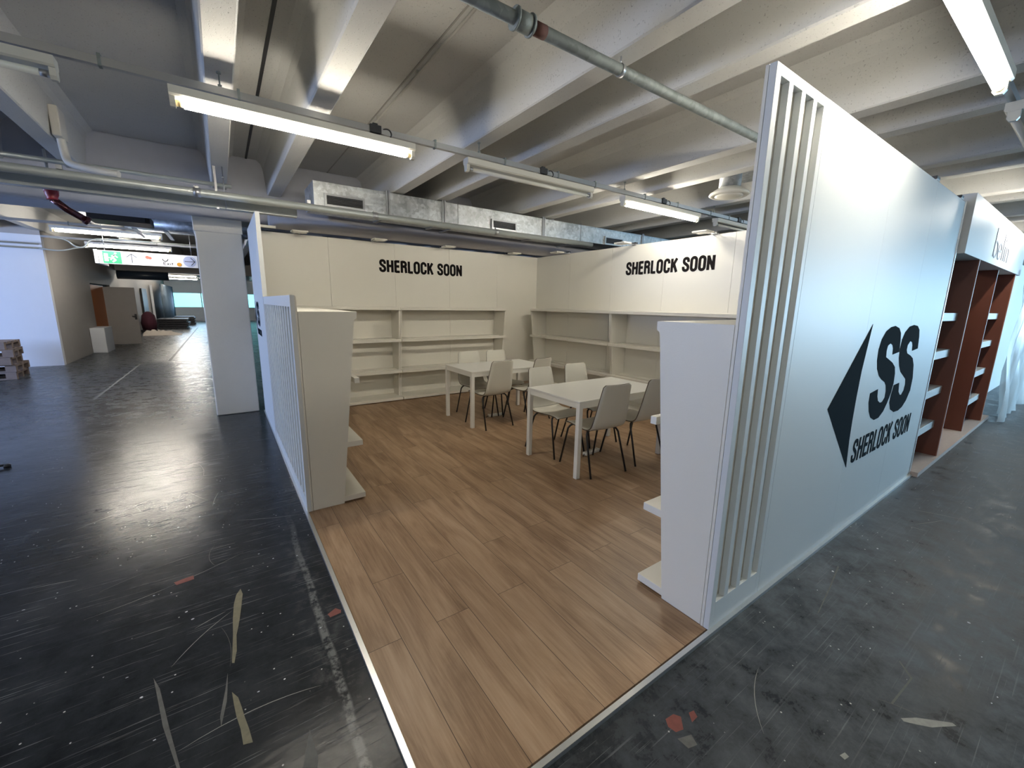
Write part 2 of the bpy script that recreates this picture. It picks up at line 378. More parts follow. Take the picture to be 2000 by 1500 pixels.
def ribbon(bm, path, half, mp, depth):
    """flat band along path; mp maps (u,v,d) to 3D"""
    L_ = []
    n = len(path)
    for i, p in enumerate(path):
        p = Vector(p)
        a = Vector(path[i-1]) if i else None; c = Vector(path[i+1]) if i < n-1 else None
        d1 = (p-a).normalized() if a is not None and (p-a).length > 1e-7 else None
        d2 = (c-p).normalized() if c is not None and (c-p).length > 1e-7 else None
        if d1 is None and d2 is None: continue
        d = (d1+d2).normalized() if (d1 is not None and d2 is not None) else (d1 if d1 is not None else d2)
        nn = Vector((-d.y, d.x)); k = 1
        if d1 is not None and d2 is not None: k = min(1.6, 1/max(.4, nn.dot(Vector((-d1.y, d1.x)))))
        L_.append((p+nn*half*k, p-nn*half*k))
    rows = [[bm.verts.new(mp(q.x, q.y, dd)) for q in pr for dd in (0, depth)] for pr in L_]
    for a, b_ in zip(rows, rows[1:]):
        bm.faces.new((a[1], a[3], b_[3], b_[1])); bm.faces.new((a[0], b_[0], b_[2], a[2]))
        bm.faces.new((a[0], a[1], b_[1], b_[0])); bm.faces.new((a[2], b_[2], b_[3], a[3]))
    bm.faces.new((rows[0][0], rows[0][2], rows[0][3], rows[0][1])); bm.faces.new((rows[-1][0], rows[-1][1], rows[-1][3], rows[-1][2]))
def write(bm, text, height, width, mp, half=.075, font=G, gap=.075, depth=.002):
    tot = sum(font[c][0]+gap for c in text)-gap; sx = width/tot; x = 0
    for c in text:
        wd, strokes = font[c]
        for k, s in enumerate(strokes):
            ribbon(bm, [(((x+p[0])*sx/height), p[1]) for p in s], half*(sx/height*.5+.5), lambda u, v, d: mp(u*height, v*height, d), depth+.00015*k)
        x += wd+gap

# ================================================================== HALL SHELL
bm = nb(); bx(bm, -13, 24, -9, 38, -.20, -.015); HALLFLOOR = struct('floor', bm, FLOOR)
bm = nb(); bx(bm, -1.43, 3.56, 0.01, 5.96, -.0149, 0); struct('floor', bm, OAK)['label'] = 'oak laminate floor of the stand'
ZF = 3.47
bm = nb(); bx(bm, -13, 24, -9, 38, ZF, ZF+.2); struct('ceiling', bm, CEIL)
bm = nb(); bx(bm, -13, 24, 38, 38.2, -.2, .95-.0); bx(bm, -13, 24, 38, 38.2, 2.05, ZF); bx(bm, -13, -7, 38, 38.2, .95, 2.05); bx(bm, 1, 24, 38, 38.2, .95, 2.05)
struct('wall_back', bm, HALLW)
bm = nb(); bx(bm, -13, 24, -9.2, -9, -.2, ZF); struct('wall_front', bm, HALLG)
bm = nb(); bx(bm, -13.2, -13, -9, 38, -.2, ZF); struct('wall_left', bm, HALLG)
bm = nb(); bx(bm, 24, 24.2, -9, 38, -.2, ZF); struct('wall_right', bm, HALLG)
# far window: panes, mullions
wn = thing('window_1', 'long cyan daylit window band in the far end wall', 'window', (-3, 38.05, .95)); del wn['category']; del wn['label']; wn['kind'] = 'structure'
bm = nb(); bx(bm, -4, 4, .03, .06, 0, 1.1); sub(wn, 'window_pane', bm, SKYPANE)
bm = nb()
for k in range(5): x = -4+k*2.02; bx(bm, x-.03, x+.03, -.02, .03, 0, 1.1)
bx(bm, -4, 4.1, -.02, .03, 0, .05); bx(bm, -4, 4.1, -.02, .03, 1.05, 1.1)
sub(wn, 'window_frame', bm, HALLW)

# ceiling ribs (structure of the ceiling)
def rib(xr, y0, y1, k, zb=3.02):
    bm = nb(); x0 = xr-.168
    c = (x0+xr)/2
    prism(bm, [(x0, zb+.01), (x0+.01, zb), (xr-.01, zb), (xr, zb+.01), (xr+.028, ZF-.12), (xr+.05, ZF-.05), (xr+.11, ZF+.005), (x0-.11, ZF+.005), (x0-.05, ZF-.05), (x0-.028, ZF-.12)], y0, y1, 1)
    return struct('trim_%d' % k, bm, CEILB)
ribx = []
for s in range(-6, 12): ribx += [-1.615+1.985*s, -.976+1.985*s]
ribx = [x for x in ribx if -12.8 < x < 23.5]
k = 1
for x in ribx:
    rib(x, -9, 6.3, k); k += 1
for x in ribx:
    if -9 < x < 8: rib(x, 6.6, 37.9, k); k += 1
# girders across the ribs
bm = nb(); bx(bm, -13, 24, 6.02, 6.62, 2.61, 2.74); bx(bm, -13, 24, 6.2, 6.5, 2.74, ZF+.005); struct('trim_%d' % k, bm, GIRD, .02); k += 1
bm = nb(); bx(bm, -13, 24, 21.0, 21.6, 2.61, ZF+.005); struct('trim_%d' % k, bm, HALLG); k += 1
# dark joints between the ceiling slabs
for x in [-1.36+1.985*s for s in range(0, 10)]:
    bm = nb(); bx(bm, x-.012, x+.012, -9, 6.2, ZF-.012, ZF+.01); struct('trim_%d' % k, bm, DARKM); k += 1
for x in [-.33+1.985*s for s in range(0, 10)]:
    bm = nb(); bx(bm, x-.006, x+.006, -9, 6.2, ZF-.006, ZF+.01); struct('trim_%d' % k, bm, HALLG); k += 1

# left part of the hall: white block, greige return wall
bm = nb(); bx(bm, -13, -5.0, 13.1, 13.25, -.02, 2.92); struct('wall_north', bm, HALLW)
bm = nb(); bx(bm, -5.12, -5.0, 13.25, 16.8, -.02, 2.92); bx(bm, -5.12, -5.0, 19.6, 38, -.02, 2.92); bx(bm, -5.12, -5, 16.8, 19.6, 2.0, 2.92)
struct('wall_side', bm, HALLG)
bm = nb(); bx(bm, -13, -5.0, 13.1, 38, 2.92, ZF+.004); struct('trim_%d' % k, bm, HALLG); k += 1
bm = nb(); bx(bm, -5.09, -5.03, 16.82, 18.7, -.01, 1.96)
d = struct('door_1', bm, ORANGE)
dl = thing('door_2', '', '', (-4.24, 18.6, 0)); [dl.__delitem__(q) for q in ('label', 'category')]; dl['kind'] = 'structure'
bm = nb(); bx(bm, -.80, 0, 0, .05, .0, 1.93); sub(dl, 'door_leaf', bm, HALLG, bevel=.005)
bm = nb(); tube(bm, [(-.06, -.05, .95), (-.15, -.05, .95)], .012); tube(bm, [(-.06, .0, .95), (-.06, -.05, .95)], .012); bx(bm, -.09, -.03, -.01, .0, .84, 1.03)
sub(dl, 'door_handle', bm, BLACK)

# ================================================================== PILLAR
p = thing('concrete_pillar', 'square cream-painted concrete pillar left of the stand, behind its tall panel', 'pillar', (-1.755, 6.25, 0))
bm = nb(); bx(bm, -.262, .245, -.27, .24, -.014, 2.44); sub(p, 'shaft', bm, PILL, bevel=.015)
bm = nb(); bx(bm, -.275, .258, -.283, .25, 2.43, 2.609); sub(p, 'capital', bm, PILL, bevel=.01)

# ================================================================== STAND: back and right walls, front panel
ZT = 2.5
def wallthing(name, label, n, place, size, seamgap=.003):
    w_ = thing(name, label, 'partition wall', place)
    return w_
bw = thing('partition_wall', 'cream back wall of the stand with black lettering at left of the corner', 'partition wall', (.5, 5.92, 0))
xs = [-1.40, -.44, .56, 1.54, 2.54, 3.50]
for a, b_ in zip(xs, xs[1:]):
    bm = nb(); bx(bm, a-.5+.0015, b_-.5-.0015, 0, .04, .001, ZT); sub(bw, 'wall_panel', bm, WHITE)
bm = nb(); bx(bm, -1.9, 3.0, .02, .045, .001, ZT-.02); sub(bw, 'backing_board', bm, HALLG)
bm = nb(); write(bm, 'SHERLOCK SOON', .187, 1.476, lambda u, v, d: (.309-.5+u, -.0005-d, 2.053+v), half=.095, depth=.002)
sub(bw, 'lettering', bm, VINYLIN)
rw = thing('partition_wall', 'cream right wall of the stand lettered in black, behind the slatted front panel', 'partition wall', (3.50, 3, 0))
ys = [.045, .94, 1.94, 2.94, 3.94, 4.94, 5.96]
for a, b_ in zip(ys, ys[1:]):
    bm = nb(); bx(bm, 0, .04, a-3+.0015, b_-3-.0015, .001, ZT); sub(rw, 'wall_panel', bm, WHITE)
bm = nb(); write(bm, 'SHERLOCK SOON', .187, 1.452, lambda u, v, d: (-.0005-d, .632-u, 2.058+v), half=.095, depth=.002)
sub(rw, 'lettering', bm, VINYLIN)

fp = thing('front_panel', 'tall white front panel with four vertical slots and a big black diamond logo', 'partition wall', (0, 0, 0))
bm = nb()
bx(bm, 0, .04, 0, .028, .001, ZT); bx(bm, .46, .4985, 0, .028, .001, ZT)
bx(bm, .04, .46, 0, .028, .001, .14); bx(bm, .04, .46, 0, .028, 2.46, ZT)
for x in (.115, .2325, .35): bx(bm, x, x+.037, 0, .028, .14, 2.46)
sub(fp, 'slatted_frame', bm, WHITE2, bevel=.001)
bm = nb(); bx(bm, 0, .4985, .030, .043, .001, ZT); sub(fp, 'slot_backing', bm, WHITE)
for a, b_ in ((.5, 1.565), (1.565, 2.565), (2.565, 3.535)):
    bm = nb(); bx(bm, a+.001, b_-.001, 0, .042, .001, ZT); sub(fp, 'wall_panel', bm, WHITE2)
bm = nb(); bx(bm, 3.537, 3.56, -.006, .045, .001, ZT+.01); sub(fp, 'edge_trim', bm, ALU)
D = [(1.661, 1.483), (1.106, .983), (1.634, .495), (1.612, .673), (1.598, .833), (1.615, 1.10)]
D = [(1.661, 1.483), (1.106, .983), (1.634, .495), (1.600, .70), (1.591, .833), (1.590, 1.0), (1.600, 1.176)]
S1 = [(2.391,1.263),(2.363,1.357),(2.338,1.407),(2.276,1.445),(2.17,1.463),(2.07,1.456),(1.975,1.428),(1.908,1.377),(1.878,1.306),(1.889,1.229),(1.928,1.165),(1.994,1.112),(2.072,1.077),(2.165,1.048),(2.209,1.019),(2.236,.974),(2.24,.923),(2.191,.895),(2.14,.895),(2.082,.917),(2.048,.954),(2.031,1.01),(1.869,.996),(1.875,.926),(1.917,.856),(1.982,.802),(2.071,.772),(2.171,.774),(2.266,.813),(2.326,.87),(2.378,.942),(2.401,1.017),(2.387,1.096),(2.35,1.15),(2.264,1.189),(2.152,1.221),(2.08,1.241),(2.064,1.289),(2.075,1.324),(2.13,1.339),(2.187,1.323),(2.214,1.298),(2.228,1.251)]
S2 = [(2.913,1.265),(2.884,1.366),(2.849,1.421),(2.777,1.453),(2.663,1.463),(2.547,1.452),(2.455,1.412),(2.407,1.356),(2.399,1.281),(2.416,1.213),(2.466,1.15),(2.537,1.097),(2.639,1.057),(2.725,1.023),(2.749,.975),(2.739,.925),(2.688,.894),(2.636,.902),(2.586,.932),(2.555,1.007),(2.42,1.001),(2.393,.918),(2.392,.865),(2.45,.802),(2.56,.766),(2.68,.762),(2.78,.780),(2.868,.825),(2.942,.905),(2.944,1.013),(2.886,1.129),(2.816,1.189),(2.731,1.216),(2.62,1.24),(2.586,1.268),(2.589,1.306),(2.645,1.337),(2.711,1.323),(2.738,1.296),(2.753,1.253)]
def flatpoly(bm, poly, mp, d):
    from mathutils.geometry import tessellate_polygon
    A = [bm.verts.new(mp(u, v, 0)) for u, v in poly]; B = [bm.verts.new(mp(u, v, d)) for u, v in poly]
    for tri in tessellate_polygon([[Vector((u, v, 0)) for u, v in poly]]):
        bm.faces.new([B[i] for i in tri]); bm.faces.new([A[i] for i in reversed(tri)])
    n = len(poly)
    for i in range(n): bm.faces.new((A[i], A[(i+1) % n], B[(i+1) % n], B[i]))
def logo(parent, mp, hold, M):
    bm = nb(); flatpoly(bm, D, mp, .0015); sub(parent, 'diamond_emblem', bm, M)
    bm = nb(); flatpoly(bm, S1, mp, .0015); flatpoly(bm, S2, mp, .0019); sub(parent, 'initials', bm, M)
    bm = nb(); write(bm, 'SHERLOCK SOON', .172, 1.44, lambda u, v, d: mp(1.705+u+v*.02, .507+v, d), half=.068); sub(parent, 'lettering', bm, M)
logo(fp, lambda u, v, d: (u, -.0005-d, v), None, VINYL)

# left side of the stand: low slatted wall, tall panel with small logo
lw = thing('slatted_low_wall', 'low white wall of narrow vertical slats along the left edge of the stand', 'partition wall', (-1.42, 3.4, 0))
bm = nb(); y0, y1 = 2.344, 4.47
bx(bm, -.02, .0085, y0-3.4, y0-3.4+.06, .001, 1.61); bx(bm, -.02, .0085, y1-3.4-.04, y1-3.4, .001, 1.61)
bx(bm, -.02, .0085, y0-3.4+.06, y1-3.4-.04, .001, .10); bx(bm, -.02, .0085, y0-3.4+.06, y1-3.4-.04, 1.53, 1.61)
y = y0+.06+.10
while y < y1-.1:
    bx(bm, -.02, .0085, y-3.4, y-3.4+.045, .10, 1.53); y += .15
sub(lw, 'slatted_frame', bm, WHITE2)
bm = nb(); bx(bm, .009, .02, y0-3.4, y1-3.4, .001, 1.61); sub(lw, 'slot_backing', bm, WHITE)
tp = thing('tall_end_panel', 'tall narrow white panel with a small dark logo at the back left of the stand', 'partition wall', (-1.42, 5.2, 0))
bm = nb(); bx(bm, -.022, .02, -.72, .76, .001, ZT); sub(tp, 'wall_panel', bm, WHITE2)
logo(tp, lambda u, v, d: (-.0225-d, .74-(u-1.106)*.40, 1.12+(v-.495)*.45), None, VINYL)

# aluminium edging of the laminate
bm = nb(); bx(bm, -1.455, -1.432, -.012, 5.96, -.0149, .003)
for y in (.15, .55, .95, 1.35, 1.75, 2.15): tube(bm, [(-1.443, y, .002), (-1.443, y, .0045)], .004, 8)
tag(obj('floor_edging', bm, ALU), 'thin aluminium edging strip along the left side of the wood floor', 'edging strip')
bm = nb(); bx(bm, -1.4315, 3.56, -.022, -.0005, -.0149, .006)
for i in range(16): tube(bm, [(-1.3+i*.32, -.012, .003), (-1.3+i*.32, -.012, .0075)], .004, 8)
tag(obj('floor_edging', bm, ALU), 'thin aluminium edging strip along the front panel side of the wood floor', 'edging strip')

# ================================================================== BOOKCASES (local: x along, y=0 wall side, y=-.4 front)
def bookcase(label, w_, loc, rz):
    b = thing('bookcase', label, 'bookcase', loc, rz, 'white bookcases lining the stand')
    T = .022
    for sx_ in (0, 1):
        bm = nb(); x0 = 0 if not sx_ else w_-T
        prism(bm, [(0, 0.001), (-.225, .001), (-.375, 1.44), (-.395, 1.455), (-.395, 1.499), (0, 1.499)], x0, x0+T, 0)
        sub(b, 'side_panel', bm, WHITE, bevel=.001)
    bm = nb(); bx(bm, T+.0005, w_-T-.0005, -.395, 0, 1.455, 1.499); sub(b, 'top_board', bm, WHITE, bevel=.0015)
    for z in (.012, .455, .955):
        bm = nb()
        bx(bm, T+.0005, w_-T-.0005, -.20, 0, z, z+.042); bx(bm, .006 if z < .9 else .006, w_-.006, -.392, -.2005-.002*(z < .9)-.155*(z > .9)-.06*(.4 < z < .9), z, z+.042)
        sub(b, 'shelf', bm, WHITE, bevel=.0015)
    return b
bookcase('white open bookcase on the back wall, left bay nearest the low side wall', 1.885, (-1.398, 5.917, 0), 0)
bookcase('white open bookcase on the back wall under the black lettering, right bay nearest the corner', 2.005, (.492, 5.917, 0), 0)
bookcase('white open bookcase on the right wall, bay next to the corner', 2.03, (3.497, 5.60, 0), -PI/2)
bookcase('white open bookcase on the right wall, second bay from the corner, beyond the near table', 2.03, (3.497, 3.565, 0), -PI/2)
bookcase('white bookcase seen end-on at left, standing inside the low slatted wall', 2.0, (-1.397, 2.346, 0), PI/2)
bookcase('white bookcase seen end-on at right, standing inside the slotted front panel', 2.0, (2.002, .0465, 0), PI)

# ================================================================== TABLES
def table(label, x0, x1, y0, y1):
    cx, cy = (x0+x1)/2, (y0+y1)/2; hx, hy = (x1-x0)/2, (y1-y0)/2
    t_ = thing('table', label, 'table', (cx, cy, 0), 0, 'white rectangular tables of the stand')
    bm = nb(); bx(bm, -hx, hx, -hy, hy, .716, .734); sub(t_, 'tabletop', bm, TABLEW, bevel=.003)
    for sx_ in (-1, 1):
        for sy in (-1, 1):
            bm = nb(); a, b_ = sorted((sx_*hx, sx_*(hx-.045))); c, d_ = sorted((sy*hy, sy*(hy-.045)))
            bx(bm, a, b_, c, d_, .001, .7155); sub(t_, 'leg', bm, TABLEW, bevel=.004)
    for sy in (-1, 1):
        bm = nb(); c, d_ = sorted((sy*(hy-.006), sy*(hy-.03))); bx(bm, -hx+.0455, hx-.0455, c, d_, .665, .7155); sub(t_, 'apron', bm, TABLEW)
    for sx_ in (-1, 1):
        bm = nb(); c, d_ = sorted((sx_*(hx-.006), sx_*(hx-.03))); bx(bm, c, d_, -hy+.0455, hy-.0455, .665, .7155); sub(t_, 'apron', bm, TABLEW)
table('white rectangular table in front, nearest the camera', .695, 1.955, 1.675, 2.445)
table('white rectangular table behind, close to the back wall', .66, 1.925, 3.56, 4.31)

# ================================================================== CHAIRS (facing +y)
def make_chair():
    c = thing('chair', '', 'chair', (0, 0, 0))
    prof = [(.225, .425), (.205, .447), (.15, .455), (.05, .448), (-.06, .440), (-.13, .442), (-.175, .462), (-.203, .505), (-.222, .58), (-.243, .68), (-.262, .78), (-.285, .885)]
    prof = smoothpath(prof, 2)
    hw = []
    for (y, z) in prof:
        if z < .47 and y > -.17:
            w_ = .200 if y < .16 else .200-.02*((y-.16)/.065)**2
        else:
            f = max(0, min(1, (z-.52)/.36)); w_ = .200-.038*f
            if z > .86: w_ -= .025*((z-.86)/.025)**2
        hw.append(w_)
    # seat part and back part share the bend; build as two shells
    nx = 8
    def shell(idx):
        bm = nb(); T = .011; rows = []
        for i in idx:
            y, z = prof[i]
            a = prof[max(0, i-1)]; b_ = prof[min(len(prof)-1, i+1)]
            tx, tz = b_[0]-a[0], b_[1]-a[1]; l = math.hypot(tx, tz); ny, nz = tz/l, -tx/l   # normal towards sitter (up / forward)
            r0, r1 = [], []
            for k_ in range(nx+1):
                u = -1+2*k_/nx; x = u*hw[i]
                dish = .010*(1-u*u) if i > 3 else 0
                r0.append(bm.verts.new((x, y-ny*dish, z-nz*dish))); r1.append(bm.verts.new((x, y-ny*(dish+T), z-nz*(dish+T))))
            rows.append((r0, r1))
        for (a0, a1), (b0, b1) in zip(rows, rows[1:]):
            for k_ in range(nx):
                f = bm.faces.new((a0[k_], a0[k_+1], b0[k_+1], b0[k_])); f.smooth = True
                f = bm.faces.new((a1[k_], b1[k_], b1[k_+1], a1[k_+1])); f.smooth = True
            for k_ in (0, nx):
                f = bm.faces.new((a0[k_], b0[k_], b1[k_], a1[k_])); f.material_index = 1
        for r0, r1 in (rows[0], rows[-1]):
            for k_ in range(nx):
                f = bm.faces.new((r0[k_], r0[k_+1], r1[k_+1], r1[k_])); f.material_index = 1
        return bm
    cut = min(range(len(prof)), key=lambda i: abs(prof[i][1]-.462)+abs(prof[i][0]+.175))
    sub(c, 'seat', shell(range(0, cut+1)), [CHAIRW, PLYEDGE])
    sub(c, 'backrest', shell(range(cut, len(prof))), [CHAIRW, PLYEDGE])
    for sy in (1, -1):
        yb = .13 if sy > 0 else -.10; zt = .425 if sy > 0 else .422
        for sx_ in (-1, 1):
            bm = nb()
            pts = [(0, yb, zt), (sx_*.13, yb, zt), (sx_*.175, yb+sy*.012, zt-.008), (sx_*.192, yb+sy*.03, zt-.045), (sx_*.215, yb+sy*(.245-abs(yb)), .004)]
            pts = [pts[0]]+smoothpath(pts[1:4], 2)+[pts[4]]
            tube(bm, pts, .0095, 10)
            sub(c, 'leg', bm, BLACK)
    bm = nb()
    for sx_ in (-1, 1): tube(bm, [(sx_*.09, -.10, .424), (sx_*.09, .13, .427)], .008, 8)
    bx(bm, -.06, .06, -.07, .09, .418, .428)
    sub(c, 'seat_frame', bm, BLACK)
    return c
chair0 = make_chair()
CH = [
 (1.050, 1.825, -6, 'white moulded chair with its back to the camera, nearest one, at the near table'),
 (1.635, 1.820, -2, 'white moulded chair at the near table, half hidden behind the right front panel'),
 (1.060, 2.410, 181, 'white moulded chair on the far side of the near table, left one facing us'),
 (1.625, 2.450, 179, 'white moulded chair on the far side of the near table, right one facing us'),
 (.960, 3.625, 3, 'white moulded chair with its back to the camera, at the left of the far table'),
 (1.560, 3.600, 10, 'white moulded chair turned slightly, back to the camera, right of the far table'),
 (1.075, 4.135, 177, 'white moulded chair behind the far table, left one against the back bookcase'),
 (1.560, 4.130, 181, 'white moulded chair behind the far table, right one against the back bookcase'),
]
for i, (x, y, a, lab) in enumerate(CH):
    if i == 0:
        chair0.location = (x, y, 0); chair0.rotation_euler = (0, 0, math.radians(a)); chair0['label'] = lab; chair0['group'] = 'white moulded chairs around the two tables'
    else: dup(chair0, (x, y, 0), math.radians(a), lab)

# power strips on the floor under the tables
def power_strip(loc, rz, label):
    p_ = thing('power_strip', label, 'power strip', loc, rz, 'power strips under the tables')
    bm = nb(); bx(bm, -.12, .12, -.028, .028, .001, .032); sub(p_, 'housing', bm, TABLEW, bevel=.006)
    for k_ in range(4):
        bm = nb(); tube(bm, [(-.085+k_*.055, 0, .0322), (-.085+k_*.055, 0, .034)], .017, 14); sub(p_, 'socket', bm, FIXT)
    bm = nb(); tube(bm, smoothpath([(-.12, 0, .015), (-.135, .0, .006), (-.15, -.01, .005), (-.165, -.02, .005)], 2), .004, 8); sub(p_, 'cable', bm, DARKM)
power_strip((1.325, 2.10, 0), .10, 'white power strip on the wood floor under the near table')
power_strip((1.26, 3.93, 0), -.05, 'white power strip on the wood floor under the far table')

# ================================================================== FLUORESCENT LAMPS
def lamp(x0, y, lit, label, z=2.77, L_=1.58, group='fluorescent batten lamps'):
    l = thing('fluorescent_lamp', label, 'lamp', (x0+L_/2, y, z), 0, group); h = L_/2
    bm = nb(); prism(bm, [(-.045, .04), (-.035, .03), (.035, .03), (.045, .04), (.045, .085), (-.045, .085)], -h, h, 0); sub(l, 'batten', bm, FIXT)
    for s in (-1, 1):
        bm = nb(); a, b_ = sorted((s*h, s*(h-.028))); prism(bm, [(-.028, .0295), (-.028, -.01), (-.015, -.028), (.015, -.028), (.028, -.01), (.028, .0295)], a, b_, 0)
        sub(l, 'lamp_holder', bm, FIXT)
    bm = nb(); tube(bm, [(-h+.07, 0, 0), (h-.07, 0, 0)], .024 if lit else .018, 16); tb = sub(l, 'tube', bm, (TUBELIT if lit == 1 else TUBECOOL) if lit else TUBEOFF)  # lit tubes are thicker, their bloom put into the shape
    for s in (-1, 1):
        bm = nb(); a, b_ = sorted((s*(h-.069), s*(h-.0285))); tube(bm, [(a, 0, 0), (b_, 0, 0)], .0185, 16); sub(tb, 'end_cap', bm, ENDCAP if lit else STEEL)
    return l
lamp(-4.03, 2.66, 0, 'unlit tube lamp at the far left end of the upper rail')
lamp(-1.97, 2.66, 1, 'long lit tube lamp above the left front of the stand')
lamp(.10, 2.66, 0, 'unlit tube lamp on the rail above the middle of the stand')
lamp(2.20, 2.66, 1, 'lit tube lamp on the rail near the right wall of the stand')
lamp(4.22, 2.66, 0, 'unlit tube lamp just above the right wall, beyond the last lit one')
lamp(.22, -.33, 1, 'big bright tube lamp at the top right, in front of the front panel')
lamp(2.32, -.33, 0, 'unlit tube lamp at the right edge over the aisle')
lamp(5.0, -.33, 1, 'lit tube lamp over the aisle before the neighbouring terracotta stand')
lamp(8.6, -.33, 1, 'lit tube lamp over the aisle beyond the neighbouring stand')
for x_, y_ in ((-3.9, -3.5), (-7.5, 2.66), (-6.0, -3.5)):  # unseen tube lamps added for extra fill light
    lamp(x_, y_, 1, 'unseen lit tube lamp added as fill, outside the camera view', group='added fill tube lamps out of view')
lamp(-4.25, 10.4, 2, 'lit tube lamp in the left hall, nearest one above the exit sign')
lamp(-4.30, 13.1, 2, 'lit tube lamp in the left hall just behind the exit sign')
lamp(-4.3, 28.0, 2, 'lit tube lamp far down the left hall, front one of the bright pair')
lamp(-4.4, 32.0, 2, 'lit tube lamp far down the left hall, rear one of the bright pair')
lamp(-4.3, 21.9+.4, 2, 'small lit tube lamp deep in the left hall before the far window')

def rail(name, label, x0, x1, y, z, clampx, rods, boxes=()):
    r = thing(name, label, 'cable rail', ((x0+x1)/2, y, z)); cx = (x0+x1)/2
    bm = nb(); prism(bm, [(-.018, 0), (.018, 0), (.018, .045), (.012, .045), (.012, .006), (-.012, .006), (-.012, .045), (-.018, .045)], x0-cx, x1-cx, 0); sub(r, 'channel', bm, STEEL)
    for x in clampx:
        bm = nb(); bx(bm, x-cx-.008, x-cx+.008, -.022, .022, -.006, .06); sub(r, 'clip', bm, PIPEM)
    for x in rods:
        bm = nb(); tube(bm, [(x-cx, 0, .006), (x-cx, 0, 3.02-z)], .0045, 8); tube(bm, [(x-cx, 0, .046), (x-cx, 0, .062)], .013, 6); tube(bm, [(x-cx, 0, 3.01-z), (x-cx, 0, 3.0195-z)], .014, 8)
        sub(r, 'hanger_rod', bm, PIPEM)
    for x in boxes:
        bm = nb(); bx(bm, x-cx-.045, x-cx+.045, -.03, .022, .0, .055); bx(bm, x-cx-.02, x-cx+.02, -.02, .01, .055, .07); sub(r, 'junction_box', bm, DARKM, bevel=.004)
        bm = nb(); tube(bm, smoothpath([(x-cx+.045, -.01, .03), (x-cx+.10, -.02, .05), (x-cx+.13, -.02, .02), (x-cx+.12, -.01, -.012)], 2), .006, 8); sub(r, 'cable_loop', bm, DARKM)
    return r
rail('lamp_rail', 'grey steel rail crossing above the stand and carrying its tube lamps', -8, 9.5, 2.68, 2.882, [-2.27, -1.60, -.19, .53, 1.20, 1.75, 2.62, 3.3, 4.1, 4.6], [-3.03, -1.70, .25, 2.25, 4.2, 6.2], [-.72+.02, 1.0, 3.0, 4.9])
rail('lamp_rail', 'steel rail at the top right above the aisle in front of the front panel', -8, 14, -.30, 2.882, [.6, 1.5, 2.05, 2.6, 3.5], [-1.06, .93, 2.92, 4.9])
rail('lamp_rail', 'steel rail carrying the tube lamp above the exit sign in the left hall', -8, -2.0, 10.42, 2.882, [-4, -3], [-3.7, -2.9])
for i_, (y_, w_) in enumerate(((13.12, 'behind the exit sign'), (22.30, 'deep in the left hall before the far window'), (28.0, 'of the front one of the far bright pair'), (32.0, 'of the rear one of the far bright pair'))):
    rail('lamp_rail', 'thin rail carrying the lamp ' + w_, -6 if i_ == 0 else -4.9, -2.0, y_, 2.882 if i_ == 0 else 2.8612, [-4, -3], [-3.7, -2.9] if i_ else [-3.7, -2.9])

# ================================================================== PIPES AND DUCTS
g = thing('sprinkler_pipe', 'thick galvanised pipe running diagonally across the ceiling to the front panel', 'pipe', (2, 1.02, 2.945))
bm = nb(); tube(bm, [(-8, 0, 0), (10, 0, 0)], .031, 20); sub(g, 'pipe', bm, PIPEM)
for x in (-2.47, 3.4):
    bm = nb(); tube(bm, [(x-.05, 0, 0), (x+.05, 0, 0)], .044, 20); tube(bm, [(x-.052, 0, 0), (x-.042, 0, 0)], .052, 20); tube(bm, [(x+.042, 0, 0), (x+.052, 0, 0)], .052, 20); sub(g, 'coupling', bm, PIPEM)
bm = nb(); tube(bm, [(-2.40, 0, 0), (-2.33, 0, 0)], .0325, 20); sub(g, 'rusty_band', bm, mat('rust_brown', (.10, .04, .03), .8, noise=.4, scale=30))
for x in (-1.75, .98, 3.0):
    bm = nb(); tube(bm, [(x-.012, 0, 0), (x+.012, 0, 0)], .036, 20); tube(bm, [(x, 0, .03), (x, 0, .0735)], .005, 8); sub(g, 'pipe_clamp', bm, STEEL)

bm = nb(); tube(bm, [(0, -3, 0), (0, 2.2, 0), (0, 2.33, -.02)], .010, 10)
for y in (-1.55, -.6, .55, 1.6): bx(bm, -.016, .016, y-.012, y+.012, 0, .028)
o = obj('conduit', bm, mat('painted_conduit', (.50, .49, .45), .5), loc=(-.30, 2.2, 3.44)); tag(o, 'thin painted conduit clipped along the ceiling joint above the lamp rail', 'conduit')

